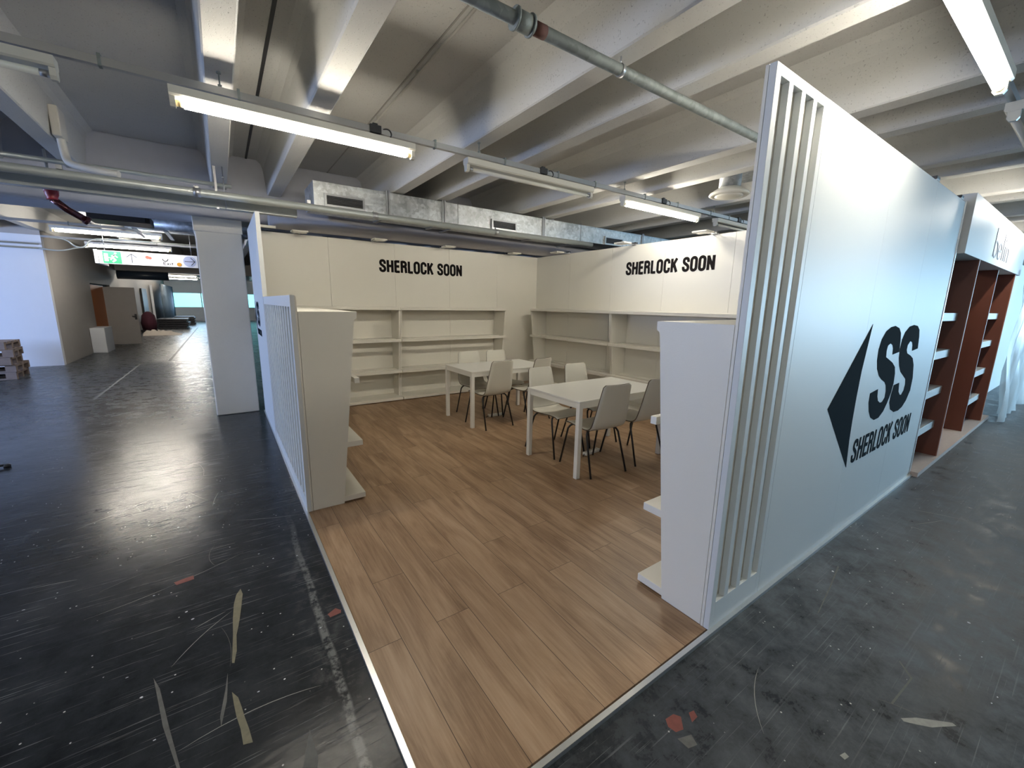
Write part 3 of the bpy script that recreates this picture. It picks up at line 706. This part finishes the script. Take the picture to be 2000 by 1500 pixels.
# big rectangular duct
du = thing('air_duct', 'rectangular galvanised air duct running above the back wall of the stand', 'air duct', (4, 5.15, 2.85))
bm = nb(); bx(bm, -4.785, 6, -.30, .28, -.135, .15); sub(du, 'duct_casing', bm, GALV, bevel=.004)
for x in (.12, .93, 2.77, 5.36):
    bm = nb()
    for dx in (-.028, .004):
        bx(bm, x-4+dx, x-4+dx+.022, -.322, .30, -.157, -.1355); bx(bm, x-4+dx, x-4+dx+.022, -.322, -.3005, -.1355, .1505); bx(bm, x-4+dx, x-4+dx+.022, -.322, .30, .1505, .168)
    sub(du, 'duct_flange', bm, STEEL)
for x0, x1, z0, z1 in ((-.64, -.22, 2.745, 2.835), (1.76, 2.17, 2.745, 2.835), (4.28, 4.72, 2.745, 2.835)):
    v = nb(); bx(v, x0-4-.03, x1-4+.03, -.335, -.3005, z0-2.85-.03, z0-2.85-.005); bx(v, x0-4-.03, x1-4+.03, -.335, -.3005, z1-2.85+.005, z1-2.85+.03)
    bx(v, x0-4-.03, x0-4-.005, -.335, -.3005, z0-2.85-.005, z1-2.85+.005); bx(v, x1-4+.005, x1-4+.03, -.335, -.3005, z0-2.85-.005, z1-2.85+.005)
    vf = sub(du, 'vent_grille', v, STEEL)
    v = nb(); bx(v, x0-4-.004, x1-4+.004, -.306, -.3005, z0-2.85-.004, z1-2.85+.004); sub(vf, 'vent_opening', v, DARKM)
    v = nb()
    for q in range(5):
        z = z0-2.85+.010+q*.017; prism(v, [(-.330, z), (-.329, z+.002), (-.31, z+.007), (-.311, z+.005)], x0-4, x1-4, 0)
    sub(vf, 'slats', v, STEEL)
for x in (1.14, 3.6):
    bm = nb(); tube(bm, [(x-4, -.34, -.17), (x-4, -.34, .17)], .005, 8); bx(bm, x-4-.015, x-4+.015, -.36, .30, -.185, -.165); sub(du, 'hanger_rod', bm, STEEL)

cp = thing('conduit_pipe', 'long grey horizontal pipe passing in front of the rectangular duct', 'pipe', (-2, 4.72, 2.655))
bm = nb(); tube(bm, [(-10, 0, 0), (5.8, 0, 0)], .040, 18); sub(cp, 'pipe', bm, PIPEL)
for x in (.08, 1.9, 3.75):
    bm = nb(); tube(bm, [(x-.03, 0, 0), (x+.03, 0, 0)], .046, 18); bx(bm, x-.02, x+.02, -.02, .02, .03, .062); sub(cp, 'pipe_clamp', bm, STEEL)
for x in (-.87+.0, -2.9):
    bm = nb(); bx(bm, x+2-.02, x+2+.02, -.03, .0, .038, .075); sub(cp, 'pipe_clamp', bm, STEEL)

tr = thing('cable_tray', 'grey steel cable tray below the long pipe, ending near the duct', 'cable tray', (-4, 5.1, 2.6))
bm = nb(); bx(bm, -9, 3.05, -.05, .05, -.018, .075); sub(tr, 'trunking', bm, PIPEL, bevel=.003)
for x in (-1.62, .55):
    bm = nb(); bx(bm, x, x+.06, -.052, -.0505, 0, .06); sub(tr, 'cover_mark', bm, DARKM)
for x in (2.25, -.4):
    bm = nb(); bx(bm, x-.012, x+.012, -.058, -.0525, -.03, .42); sub(tr, 'perforated_strap', bm, STEEL)
    bm = nb(); tube(bm, [(x+.075, -.07, -.03), (x+.075, -.07, .42)], .005, 8); tube(bm, [(x+.075, -.07, .30), (x+.075, -.07, .32)], .014, 8); sub(tr, 'hanger_rod', bm, STEEL)

# second pipes at upper left running under the ribs
bm = nb(); tube(bm, [(-6, 0, 0), (2.0, 0, 0)], .022, 12)
tag(obj('conduit_pipe', bm, PIPEL, loc=(-3.6, 5.2, 2.86)), 'thinner grey pipe above the long pipe at the upper left', 'pipe')

jb = thing('junction_box', 'cream junction box on the ceiling beam at upper left with a curved pipe', 'junction box', (-2.93, 5.0, 3.16))
bm = nb(); bx(bm, -.015, .05, -.11, .11, -.14, .12); sub(jb, 'housing', bm, PILL, bevel=.01)
bm = nb(); tube(bm, smoothpath([(.02, .0, -.14), (.03, .0, -.30), (.06, -.05, -.36), (.20, -.17, -.405), (.42, -.25, -.43)], 3), .032, 14); sub(jb, 'curved_pipe', bm, PILL)

# wide round duct above the back wall and dark voids behind
bm = nb(); tube(bm, [(-6, 0, 0), (10, 0, 0)], .14, 28)
tag(obj('round_duct', bm, mat('dull_duct_lagging', (.34, .325, .325), .6, noise=.06), loc=(4.8, 5.72, 2.685-.03)), 'long dull grey round duct just above the top of the back wall', 'air duct')

rv = thing('pipe_valve', 'dark red valve with a short pipe end under the tray at upper left', 'valve', (-3.12, 5.4, 2.60))
bm = nb(); lathe(bm, (0, 0, 0), [(.03, .08), (.05, .07), (.052, -.02), (.04, -.05), (.045, -.07)], 16); tube(bm, [(-.05, 0, .02), (.05, 0, .02)], .03, 12); sub(rv, 'valve_body', bm, RED)
bm = nb(); tube(bm, [(.0, .0, -.06), (.08, .06, -.14), (.20, .12, -.22)], .034, 16); tube(bm, [(.19, .115, -.213), (.215, .13, -.23)], .045, 16); sub(rv, 'pipe_end', bm, mat('dark_red_metal', (.06, .02, .025), .15, .6))
bm = nb(); tube(bm, [(0, 0, .07), (0, 0, .40)], .012, 8); sub(rv, 'hanger_rod', bm, STEEL)

# round ceiling diffuser
df = thing('air_diffuser', 'round cream ceiling diffuser on a galvanised neck behind the slotted panel', 'air diffuser', (3.14, 1.89, 2.86))
bm = nb(); lathe(bm, (0, 0, 0), [(.12, .075), (.205, .02), (.215, .0), (.20, -.012), (.165, -.012), (.15, .02), (.10, .03)], 48); sub(df, 'outer_ring', bm, FIXT)
bm = nb(); lathe(bm, (0, 0, 0), [(.09, .015), (.145, .0), (.148, -.015), (.12, -.024), (.02, -.028)], 48); sub(df, 'centre_cone', bm, FIXT)
bm = nb(); lathe(bm, (0, 0, 0), [(.115, .07), (.115, .26), (.118, .262)], 40); sub(df, 'neck', bm, GALV)
bm = nb(); bx(bm, -.20, .6, -.16, .16, .262, .50); sub(df, 'plenum_box', bm, GALV)
bm = nb(); lathe(bm, (-3.6, .35, .48), [(.09, .07), (.19, .015), (.20, .0), (.18, -.012), (.10, -.012), (.05, .0)], 40)
tag(obj('air_diffuser', bm, FIXT, loc=(1.25, 1.55, 2.88)), 'round white vent ring on the ceiling at the upper left edge', 'air diffuser')

# ================================================================== SMALL FLOODLIGHTS ON THE WALL TOPS
def flood(loc, rz, label):
    f = thing('floodlight', label, 'floodlight', loc, rz, 'unlit floodlights clipped on the wall tops')
    bm = nb(); bx(bm, -.10, .10, -.33, -.16, -.010, .012); sub(f, 'lamp_head', bm, FIXT, bevel=.006)
    bm = nb(); bx(bm, -.085, .085, -.318, -.175, -.0135, -.0102); sub(f, 'lens', bm, TUBEOFF)
    bm = nb()
    for s in (-1, 1): bx(bm, s*.03-.006, s*.03+.006, -.16, .02, .0, .006)
    bx(bm, -.04, .04, -.008, .05, .001, .012); sub(f, 'arm', bm, STEEL)
    bm = nb(); bx(bm, -.045, .045, .0, .05, .0122, .035); sub(f, 'driver_box', bm, DARKM, bevel=.004)
    return f
for x, l in ((-.85, 'floodlight on the back wall top, leftmost beside the tall end panel'), (.24, 'floodlight on the back wall top, just left of the lettering'), (1.40, 'floodlight on the back wall top, above the last letters'), (2.75, 'floodlight on the back wall top, nearest the corner')):
    flood((x, 5.90, ZT+.001), 0, l)
for y, l in ((5.0, 'floodlight on the right wall top, nearest the corner'), (3.5, 'floodlight on the right wall top, just left of the lettering'), (2.22, 'floodlight on the right wall top, above the last letters beside the slotted panel')):
    flood((3.47, y, ZT+.001), -PI/2, l)
flood((2.55, .05, ZT+.001), PI, 'floodlight bracket peeping over the top edge of the front panel')
flood((3.40, .05, ZT+.001), PI, 'small bracket of a floodlight at the far end of the front panel top')
bm = nb(); bx(bm, -.02, .24, -.03, .03, 0, .03)
tag(obj('cable_cover', bm, FIXT, loc=(-1.38, 5.6, ZT+.001)), 'white flat lamp box at the top of the tall end panel', 'lamp')

# ================================================================== NEIGHBOURING STAND (terracotta)
bm = nb(); bx(bm, 3.565, 7.6, -.06, 3.0, -.0149, .03); tag(obj('carpet_platform', bm, PLAT), 'low pale pink platform under the terracotta shelves at right', 'platform')
hd = thing('shop_header', 'white header fascia with thin grey letters above the terracotta shelves', 'fascia', (5.5, .1, 2.08))
bm = nb(); bx(bm, -1.90, 1.89, -.15, .25, 0, .50); sub(hd, 'fascia_box', bm, WHITE2, bevel=.002)
bm = nb(); write(bm, 'belin', .19, 1.02, lambda u, v, d: (4.93-5.5+u, -.1505-d, .075+v), half=.03, font=TH, gap=.12, depth=.004); sub(hd, 'lettering', bm, VINYLTH)
RS = thing('terracotta_shelving', 'open terracotta shelf unit with white shelves beside the front panel', 'shelving', (4.0, .1, .03))
def rust_unit(t_, x0, x1, xo):
    bm = nb(); bx(bm, x1-xo, x1-xo+.03, -.137, .9, .001, 2.049); sub(t_, 'partition', bm, [RUST])
    bm = nb(); bx(bm, x1-xo, x1-xo+.03, -.145, -.1375, .001, 2.049); sub(t_, 'edge_band', bm, RUSTE)
    for z in (.31, .69, 1.08, 1.45):
        bm = nb(); bx(bm, x0-xo, x1-xo-.001, -.075, .25, z, z+.078); sub(t_, 'shelf', bm, WHITE2, bevel=.002)
    bm = nb(); bx(bm, x0-xo, x1-xo-.001, .2505, .28, .001, 2.049); sub(t_, 'back_panel', bm, RUST)
rust_unit(RS, 3.60, 4.38, 4.0)
RS2 = thing('terracotta_shelving', 'farther terracotta shelf unit with white shelves, beside the plastic film', 'shelving', (6.5, .1, .03))
rust_unit(RS2, 6.03, 7.02, 6.5)
bm = nb(); bx(bm, 5.99-6.5, 6.025-6.5, -.10, .9, .001, 2.049); sub(RS2, 'partition', bm, RUST)
bm = nb(); bx(bm, 7.1, 7.28, .02, .06, .031, 2.08); tag(obj('timber_post', bm, PLYRAW), 'raw pine board upright at the end of the terracotta stand', 'post')
# plastic film
bm = nb(); rows = []
for i in range(40):
    x = 7.3+i*.075; c_ = []
    for j in range(10):
        z = .0+j*2.15/9; c_.append(bm.verts.new((x, -.03-.05*math.sin(i*1.1)*(1-.5*j/9)-.03*math.sin(i*.47+j)-.04*(1-j/9)**2-.10, z+.002)))
    rows.append(c_)
for a, b_ in zip(rows, rows[1:]):
    for j in range(9): f = bm.faces.new((a[j], b_[j], b_[j+1], a[j+1])); f.smooth = True
tag(obj('plastic_film', bm, FILM), 'milky plastic film hanging to the floor at the right edge', 'plastic sheet')
wp = thing('white_booth_wall', 'plain white stand wall with a faint letter at the right edge beyond the film', 'partition wall', (11, .3, 0))
bm = nb(); bx(bm, -3.5, 9, 0, .1, -.014, 2.5); sub(wp, 'wall_panel', bm, WHITE2)

# ================================================================== LEFT HALL THINGS
def pallet(x, y, z, rz, label=None, M=PALLET, first=None):
    if first: return dup(first, (x, y, z), rz, label)
    p_ = thing('pallet', label, 'pallet', (x, y, z), rz, 'stacked wooden pallets at the left edge')
    bm = nb()
    for k_ in range(5): bx(bm, -.6, .6, -.4+k_*.175, -.3+k_*.175, .120, .142)
    sub(p_, 'deck_boards', bm, M)
    for sy in (-.36, 0, .36):
        for sx_ in (-.53, 0, .53):
            bm = nb(); bx(bm, sx_-.07, sx_+.07, sy-.045, sy+.045, .022, .098); sub(p_, 'block', bm, M)
    bm = nb()
    for sy in (-.36, 0, .36): bx(bm, -.6, .6, sy-.045, sy+.045, .001, .0215)
    for sx_ in (-.53, 0, .53): bx(bm, sx_-.07, sx_+.07, -.4, .4, .0985, .1195)
    sub(p_, 'bearers', bm, M)
    return p_
random.seed(3); P0 = None
names = ['bottom', 'second from the floor', 'third from the floor', 'second from the top', 'topmost']
for i in range(5):
    x = -5.78+random.uniform(-.09, .05); y = 11.45+random.uniform(-.08, .08)
    lab = 'weathered wooden pallet at the left edge, %s of its stack' % names[i]
    if P0 is None: P0 = pallet(x, y, -.015, .05, lab)
    else: pallet(x - (.1 if i == 4 else 0), y, -.015+i*.144, random.uniform(-.08, .1), lab, first=P0)

cb = thing('white_cabinet', 'small white cabinet against the greige wall in the left hall', 'cabinet', (-4.83, 16.3, -.015))
bm = nb(); bx(bm, -.16, .15, -.5, .55, 0, .72); sub(cb, 'carcass', bm, HALLW, bevel=.004)
bm = nb(); bx(bm, -.15, .14, -.512, -.5005, .02, .70); sub(cb, 'door', bm, HALLW)

# exit sign box
es = thing('exit_sign', 'long white hanging sign with green exit pictogram and two arrows', 'sign', (-2.96, 11.0, 2.255))
bm = nb(); bx(bm, -.80, .80, 0, .03, 0, .262); sub(es, 'sign_plate', bm, SIGNW, bevel=.003)
bm = nb(); bx(bm, -.86, -.805, -.03, .9, .0, .27); sub(es, 'side_bracket', bm, HALLW)
bm = nb(); bx(bm, -.74, -.46, -.006, -.0005, .012, .25); pg = sub(es, 'green_pictogram', bm, GREEN)
bm = nb()
mpf = lambda u, v, d: (u, -.0065-d, v)
bx(bm, -.72, -.66, -.0085, -.0065, .05, .20)
ribbon(bm, [(-.56, .185), (-.59, .13), (-.555, .08), (-.60, .04)], .014, mpf, .002); ribbon(bm, [(-.59, .13), (-.63, .08)], .012, mpf, .002); ribbon(bm, [(-.52, .13), (-.56, .175), (-.61, .155)], .010, mpf, .002)
tube(bm, [(-.545, -.0065, .212), (-.545, -.0085, .212)], .018, 12); ribbon(bm, [(-.655, .12), (-.60, .12)], .006, mpf, .003)
sub(pg, 'running_figure', bm, SIGNW)
for cx, ang in ((-.30, PI/2), (.66, 0)):
    bm = nb(); tube(bm, [(cx, -.0005, .13), (cx, -.004, .13)], .115, 28); ds = sub(es, 'arrow_disc', bm, BLUEL)
    bm = nb(); R_ = Matrix.Rotation(ang, 2); c2 = Vector((cx, .13))
    P_ = lambda q: tuple(c2+R_@Vector(q))
    ribbon(bm, [P_((-.09, 0)), P_((.09, 0))], .006, lambda u, v, d: (u, -.0045-d, v), .002); ribbon(bm, [P_((.02, .08)), P_((.09, 0)), P_((.02, -.08))], .006, lambda u, v, d: (u, -.0045-d, v), .003)
    sub(ds, 'arrow', bm, DARKM)
bm = nb(); tube(bm, [(-.05, -.0005, .17), (-.05, -.004, .17)], .035, 16); tube(bm, [(-.01, -.0005, .16), (-.01, -.0045, .16)], .03, 16); sub(es, 'red_mark', bm, mat('sign_red', (.6, .06, .04), .5))
bm = nb(); tube(bm, [(.47, -.0005, .055), (.47, -.004, .055)], .042, 18); sub(es, 'orange_mark', bm, YELLOW)
bm = nb(); write(bm, 'Exit', .045, .17, lambda u, v, d: (.20+u, -.0005-d, .035+v), half=.08, font=TH, gap=.12); ribbon(bm, arc(.24, .16, .045, .05, 180, 360, 10), .009, lambda u, v, d: (u, -.0005-d, v), .003)
sub(es, 'lettering', bm, DARKM)
for x in (-.7, .7):
    bm = nb(); tube(bm, [(x, .015, .262), (x, .015, .765)], .006, 8); sub(es, 'hanger_rod', bm, STEEL)

bm = nb(); tube(bm, [(-7.3, 0, 0), (-.03, 0, 0)], .018, 10); tube(bm, [(-7.3, 0, -.09), (-.03, 0, -.09)], .018, 10)
tube(bm, smoothpath([(-.03, 0, -.09), (.3, 0, -.13), (.55, .1, -.02), (.75, .2, .03)], 3), .018, 10)
tag(obj('wall_conduits', bm, PIPEL, loc=(-5.0, 13.0, 2.72)), 'pair of grey conduits along the top of the white wall in the left hall', 'conduit')
bm = nb(); tube(bm, smoothpath([(0, 0, 0), (.25, 0, -.02), (.35, 0, -.16), (.5, 0, -.17), (.6, 0, .02), (.9, 0, .05)], 3), .015, 10); tube(bm, [(.9, 0, .05), (2.6, 0, .05)], .015, 10)
tag(obj('loose_cable', bm, PIPEL, loc=(-4.6, 11.9, 2.78)), 'looped grey cable hanging behind the exit sign in the left hall', 'cable')
bm = nb(); bx(bm, 0, .25, 0, 1.4, 0, .14); tag(obj('cable_tray', bm, GIRD, loc=(-6.3, 9.6, 2.63)), 'grey hanging duct end at the far left below the pipes', 'air duct')
bm = nb(); tube(bm, [(0, 0, 0), (1.5, 0, 0)], .16, 22); tube(bm, [(.3, .42, 0), (.3, .42, .2)], .01, 8); bx(bm, .28, .32, .0, .42, .15, .17); tag(obj('dark_duct', bm, DUCTD, loc=(-4.9, 20.58, 2.43)), 'dark blue round duct in the left hall below the exit sign', 'air duct')
for i, (x, y, z, l) in enumerate(((-3.9, 8.2, 2.86, 'front'), (-3.4, 8.9, 2.88, 'rear'))):
    pass
for x, lab in ((-2.6, 'galvanised duct bundle under the ceiling, beside the concrete pillar'),):
    bm = nb()
    for k_ in range(4): tube(bm, [(0, k_*.34, .03*k_), (2.2, k_*.34, .03*k_)], .10, 16)
    for k_ in range(5): bx(bm, .1+k_*.42, .16+k_*.42, -.14, 1.2, -.13, -.11)
    tag(obj('duct_bundle', bm, GALV, loc=(-3.05, 9.0, 2.86)), lab, 'air duct')
bm = nb(); bx(bm, -.3, .35, 0, .5, 0, .10); bx(bm, -.25, .3, -.03, 0, .01, .09); bx(bm, -.02, .02, .2, .24, .10, .85); tag(obj('black_equipment_box', bm, DARKM, loc=(-2.9, 7.2, 2.62)), 'black box under the girder above the exit sign', 'equipment box')

# dark stacks, cart, sheets
ds_ = thing('panel_stack', 'low dark stack of panels on the floor in the far left hall', 'stack', (-4.0, 28.9, -.015))
bm = nb()
for k_ in range(5): bx(bm, -.7+.03*(k_ % 2), .55+.05*(k_ % 3), -.9, .9, .02+k_*.105, .10+k_*.105)
sub(ds_, 'panels', bm, DPALLET)
for dx in (-.5, .4):
    bm = nb(); bx(bm, dx-.05, dx+.05, -.9, .9, -.0, .0195); sub(ds_, 'batten', bm, PALLET)
d2 = thing('panel_stack', 'smaller dark stack of pallets behind the panel stack in the far left hall', 'stack', (-3.75, 33.0, -.015))
bm = nb()
for k_ in range(3): bx(bm, -.6, .5, -.6, .6, .02+k_*.16, .11+k_*.16); bx(bm, -.55, .45, -.5, .5, .11+k_*.16, .18+k_*.16)
sub(d2, 'panels', bm, DPALLET)
mc = thing('draped_trolley', 'trolley draped in dark maroon cloth beside the dark stack in the far left hall', 'trolley', (-4.7, 25.2, -.015))
bm = nb(); lathe(bm, (0, 0, 0), [(.26, .12), (.30, .45), (.24, .8), (.12, .95), (.04, .98)], 14); sub(mc, 'cloth', bm, MAROON)
bm = nb(); bx(bm, -.3, .3, -.3, .3, .06, .12)
for a in (-.25, .25):
    for b_ in (-.25, .25): tube(bm, [(a, b_-.01, .04), (a, b_+.01, .04)], .039, 12)
sub(mc, 'base', bm, DARKM)
bm = nb(); random.seed(11); vs = []
for i in range(15):
    for j in range(11):
        u, v_ = i/14, j/10; r_ = max(0, 1-((u-.35)**2*2.3+(v_-.5)**2*4)); vs.append(bm.verts.new((-.6+u*1.3, -.6+v_*1.2, .26*r_*random.uniform(.1, 1)+.004)))
for i in range(14):
    for j in range(10): f = bm.faces.new((vs[i*11+j], vs[(i+1)*11+j], vs[(i+1)*11+j+1], vs[i*11+j+1])); f.smooth = True
tag(obj('crumpled_sheet', bm, SHEET, loc=(-4.1, 23.3, -.014)), 'crumpled off-white sheeting on the floor in the far left hall', 'sheet')
bm = nb(); rows = []
for i in range(60):
    y = 30+i*.12; rows.append((bm.verts.new((-4.55+.05*math.sin(i*1.3), y, .0)), bm.verts.new((-4.55+.05*math.sin(i*1.3), y, 2.4))))
for a, b_ in zip(rows, rows[1:]): bm.faces.new((a[0], b_[0], b_[1], a[1])).smooth = True
cu = obj('curtain', bm, CURTAIN); tag(cu, 'slate blue curtain hanging along the wall before the far window', 'curtain')
sm = cu.modifiers.new('solid', 'SOLIDIFY'); sm.thickness = .01
bm = nb(); bx(bm, 0, .06, 0, 1.6, 0, 2.05); tag(obj('dark_doorway_panel', bm, DARKM, loc=(-4.98, 26.3, 0)), 'dark door panel on the side wall of the far left hall', 'door')
bm = nb(); bx(bm, 0, .10, 0, .12, 0, 2.3); tag(obj('white_post', bm, HALLW, loc=(-4.95, 29.6, 0)), 'white upright post before the slate blue curtain', 'post')
bm = nb(); bx(bm, 0, .16, 0, .10, 0, .75); tag(obj('fire_extinguisher_cabinet', bm, RED, loc=(-4.99, 23.2, .75)), 'small dark red box on the wall past the open door', 'box')

# tripod foot at the left edge
tf = thing('tripod_foot', 'black tripod foot poking in at the left edge', 'tripod', (-3.66, 4.83, -.015))
bm = nb(); tube(bm, [(-.45, -.06, .18), (-.05, -.005, .03), (.02, .0, .022)], .011, 10); sub(tf, 'leg', bm, BLACK)
bm = nb(); lathe(bm, (.03, 0, .001), [(.024, 0), (.026, .02), (.015, .032)], 14); sub(tf, 'rubber_foot', bm, DARKM)

# ================================================================== MARKS ON THE HALL FLOOR
ZF0 = -.0149
def flat(name, poly, M, h=.0009):
    bm = nb(); flatpoly(bm, poly, lambda u, v, d: (u, v, ZF0+d), h); return obj(name, bm, M)
tag(flat('tape_remnant', [(-1.891,1.644),(-1.883,1.589),(-1.893,1.48),(-1.904,1.378),(-1.912,1.32),(-1.920,1.27),(-1.922,1.16),(-1.933,1.087),(-1.942,1.093),(-1.938,1.18),(-1.934,1.279),(-1.932,1.40),(-1.925,1.522),(-1.912,1.60)], TAPE), 'long torn strip of beige tape stuck on the black floor, the upper one', 'tape', 'torn tape on the black floor')
tag(flat('tape_remnant', [(-1.945,.926),(-1.925,.885),(-1.915,.83),(-1.907,.776),(-1.895,.71),(-1.887,.648),(-1.916,.657),(-1.922,.73),(-1.933,.794),(-1.940,.86)], TAPE), 'short torn strip of beige tape on the black floor, the lower one', 'tape', 'torn tape on the black floor')
tag(flat('tape_remnant', [(-1.958,1.041),(-1.960,.95),(-1.963,.89),(-1.982,.779),(-1.985,.829),(-1.968,.947)], GTAPE), 'narrow grey sliver of tape between the two beige strips on the floor', 'tape', 'torn tape on the black floor')
def mark(name, poly, M): o = flat(name, poly, M, .0006); o.parent = HALLFLOOR; return o
mark('scuff_mark', [(-2.217,1.186),(-2.19,1.11),(-2.143,.888),(-2.098,.688),(-2.108,.695),(-2.162,.901)], GTAPE)
mark('scuff_mark', [(-1.708,.583),(-1.7,.458),(-1.709,.425),(-1.75,.453),(-1.73,.52)], GTAPE)
mark('paint_mark', [(-2.2,1.911),(-2.154,1.924),(-2.112,1.929),(-2.108,1.888),(-2.186,1.876)], PINKM)
mark('paint_mark', [(-1.53,1.171),(-1.487,1.195),(-1.466,1.165),(-1.470,1.145),(-1.523,1.141)], PINKM)
mark('paint_mark', [(-.554,-.148),(-.511,-.153),(-.495,-.176),(-.532,-.211),(-.565,-.201),(-.572,-.172)], PINKM)
mark('paint_mark', [(-.454,-.184),(-.429,-.19),(-.441,-.213),(-.479,-.214)], PINKM)
mark('scuff_mark', [(.228,-.671),(.282,-.705),(.373,-.791),(.369,-.803),(.28,-.75),(.246,-.713),(.22,-.681)], DUST)
mark('scuff_mark', [(-.582,-.219),(-.525,-.239),(-.54,-.273),(-.579,-.262)], GTAPE)
mark('scuff_mark', [(-.143,-.585),(-.116,-.592),(-.121,-.606),(-.146,-.601)], DUST)
mark('scuff_mark', [(1.21,-.156),(1.202,-.166),(.92,-.212),(.639,-.253),(.606,-.253),(.92,-.206)], GTAPE)
mark('scuff_mark', [(.282,-.628),(.503,-.642),(.579,-.588),(.588,-.587),(.510,-.648),(.278,-.635)], GTAPE)
mark('floor_joint', [(-3.03,29), (-3.0,29), (-3.03,12.9), (-3.09,12.9)], DARKM)
mark('painted_line', [(-3.60,12.7), (-3.57,12.7), (-3.60,8.1), (-3.64,8.1)], GTAPE)

random.seed(21)
n_ = 0
while n_ < 70:
    left = n_ % 3 != 0
    x, y = (random.uniform(-3.9, -1.6), random.uniform(-.1, 4.2)) if left else (random.uniform(-1.3, 3.2), random.uniform(-1.25, -.12))
    a = random.uniform(0, PI); L_ = random.uniform(.12, .75) if left else random.uniform(.08, .45); cv = random.uniform(-.12, .12); wd = random.uniform(.0006, .0016)
    P = []
    for i in range(9):
        q = -1+i/4; P.append((x+math.cos(a)*q*L_/2-math.sin(a)*cv*L_*(q*q), y+math.sin(a)*q*L_/2+math.cos(a)*cv*L_*(q*q)))
    if any((px > -1.47 and py > -.04) for px, py in P): continue
    top = []; bot = []
    for i, (px, py) in enumerate(P):
        w_ = wd*(1-abs(-1+i/4)**3)+.0001; top.append((px-math.sin(a)*w_, py+math.cos(a)*w_)); bot.append((px+math.sin(a)*w_, py-math.cos(a)*w_))
    bm = nb(); flatpoly(bm, top+bot[::-1], lambda u, v, d: (u, v, ZF0+d), .0003)
    o = obj('scratch', bm, GTAPE if n_ % 2 else DUST); o.parent = HALLFLOOR
    n_ += 1

n_ = 0
while n_ < 60:
    x, y = (random.uniform(-3.6, -1.5), random.uniform(.1, 3.0)) if n_ % 5 < 3 else (random.uniform(-1.3, 2.6), random.uniform(-1.2, -.1))
    if x > -1.49 and y > -.06: continue
    r_ = random.uniform(.002, .008); a0 = random.uniform(0, 6); el = random.uniform(.35, 1)
    poly = [(x+r_*random.uniform(.6, 1.1)*math.cos(a0+k_*PI/3), y+el*r_*random.uniform(.6, 1.1)*math.sin(a0+k_*PI/3)) for k_ in range(6)]
    bm = nb(); flatpoly(bm, poly, lambda u, v, d: (u, v, ZF0+d), .0012)
    o = obj('plaster_chip', bm, HALLW); o.parent = HALLFLOOR
    n_ += 1
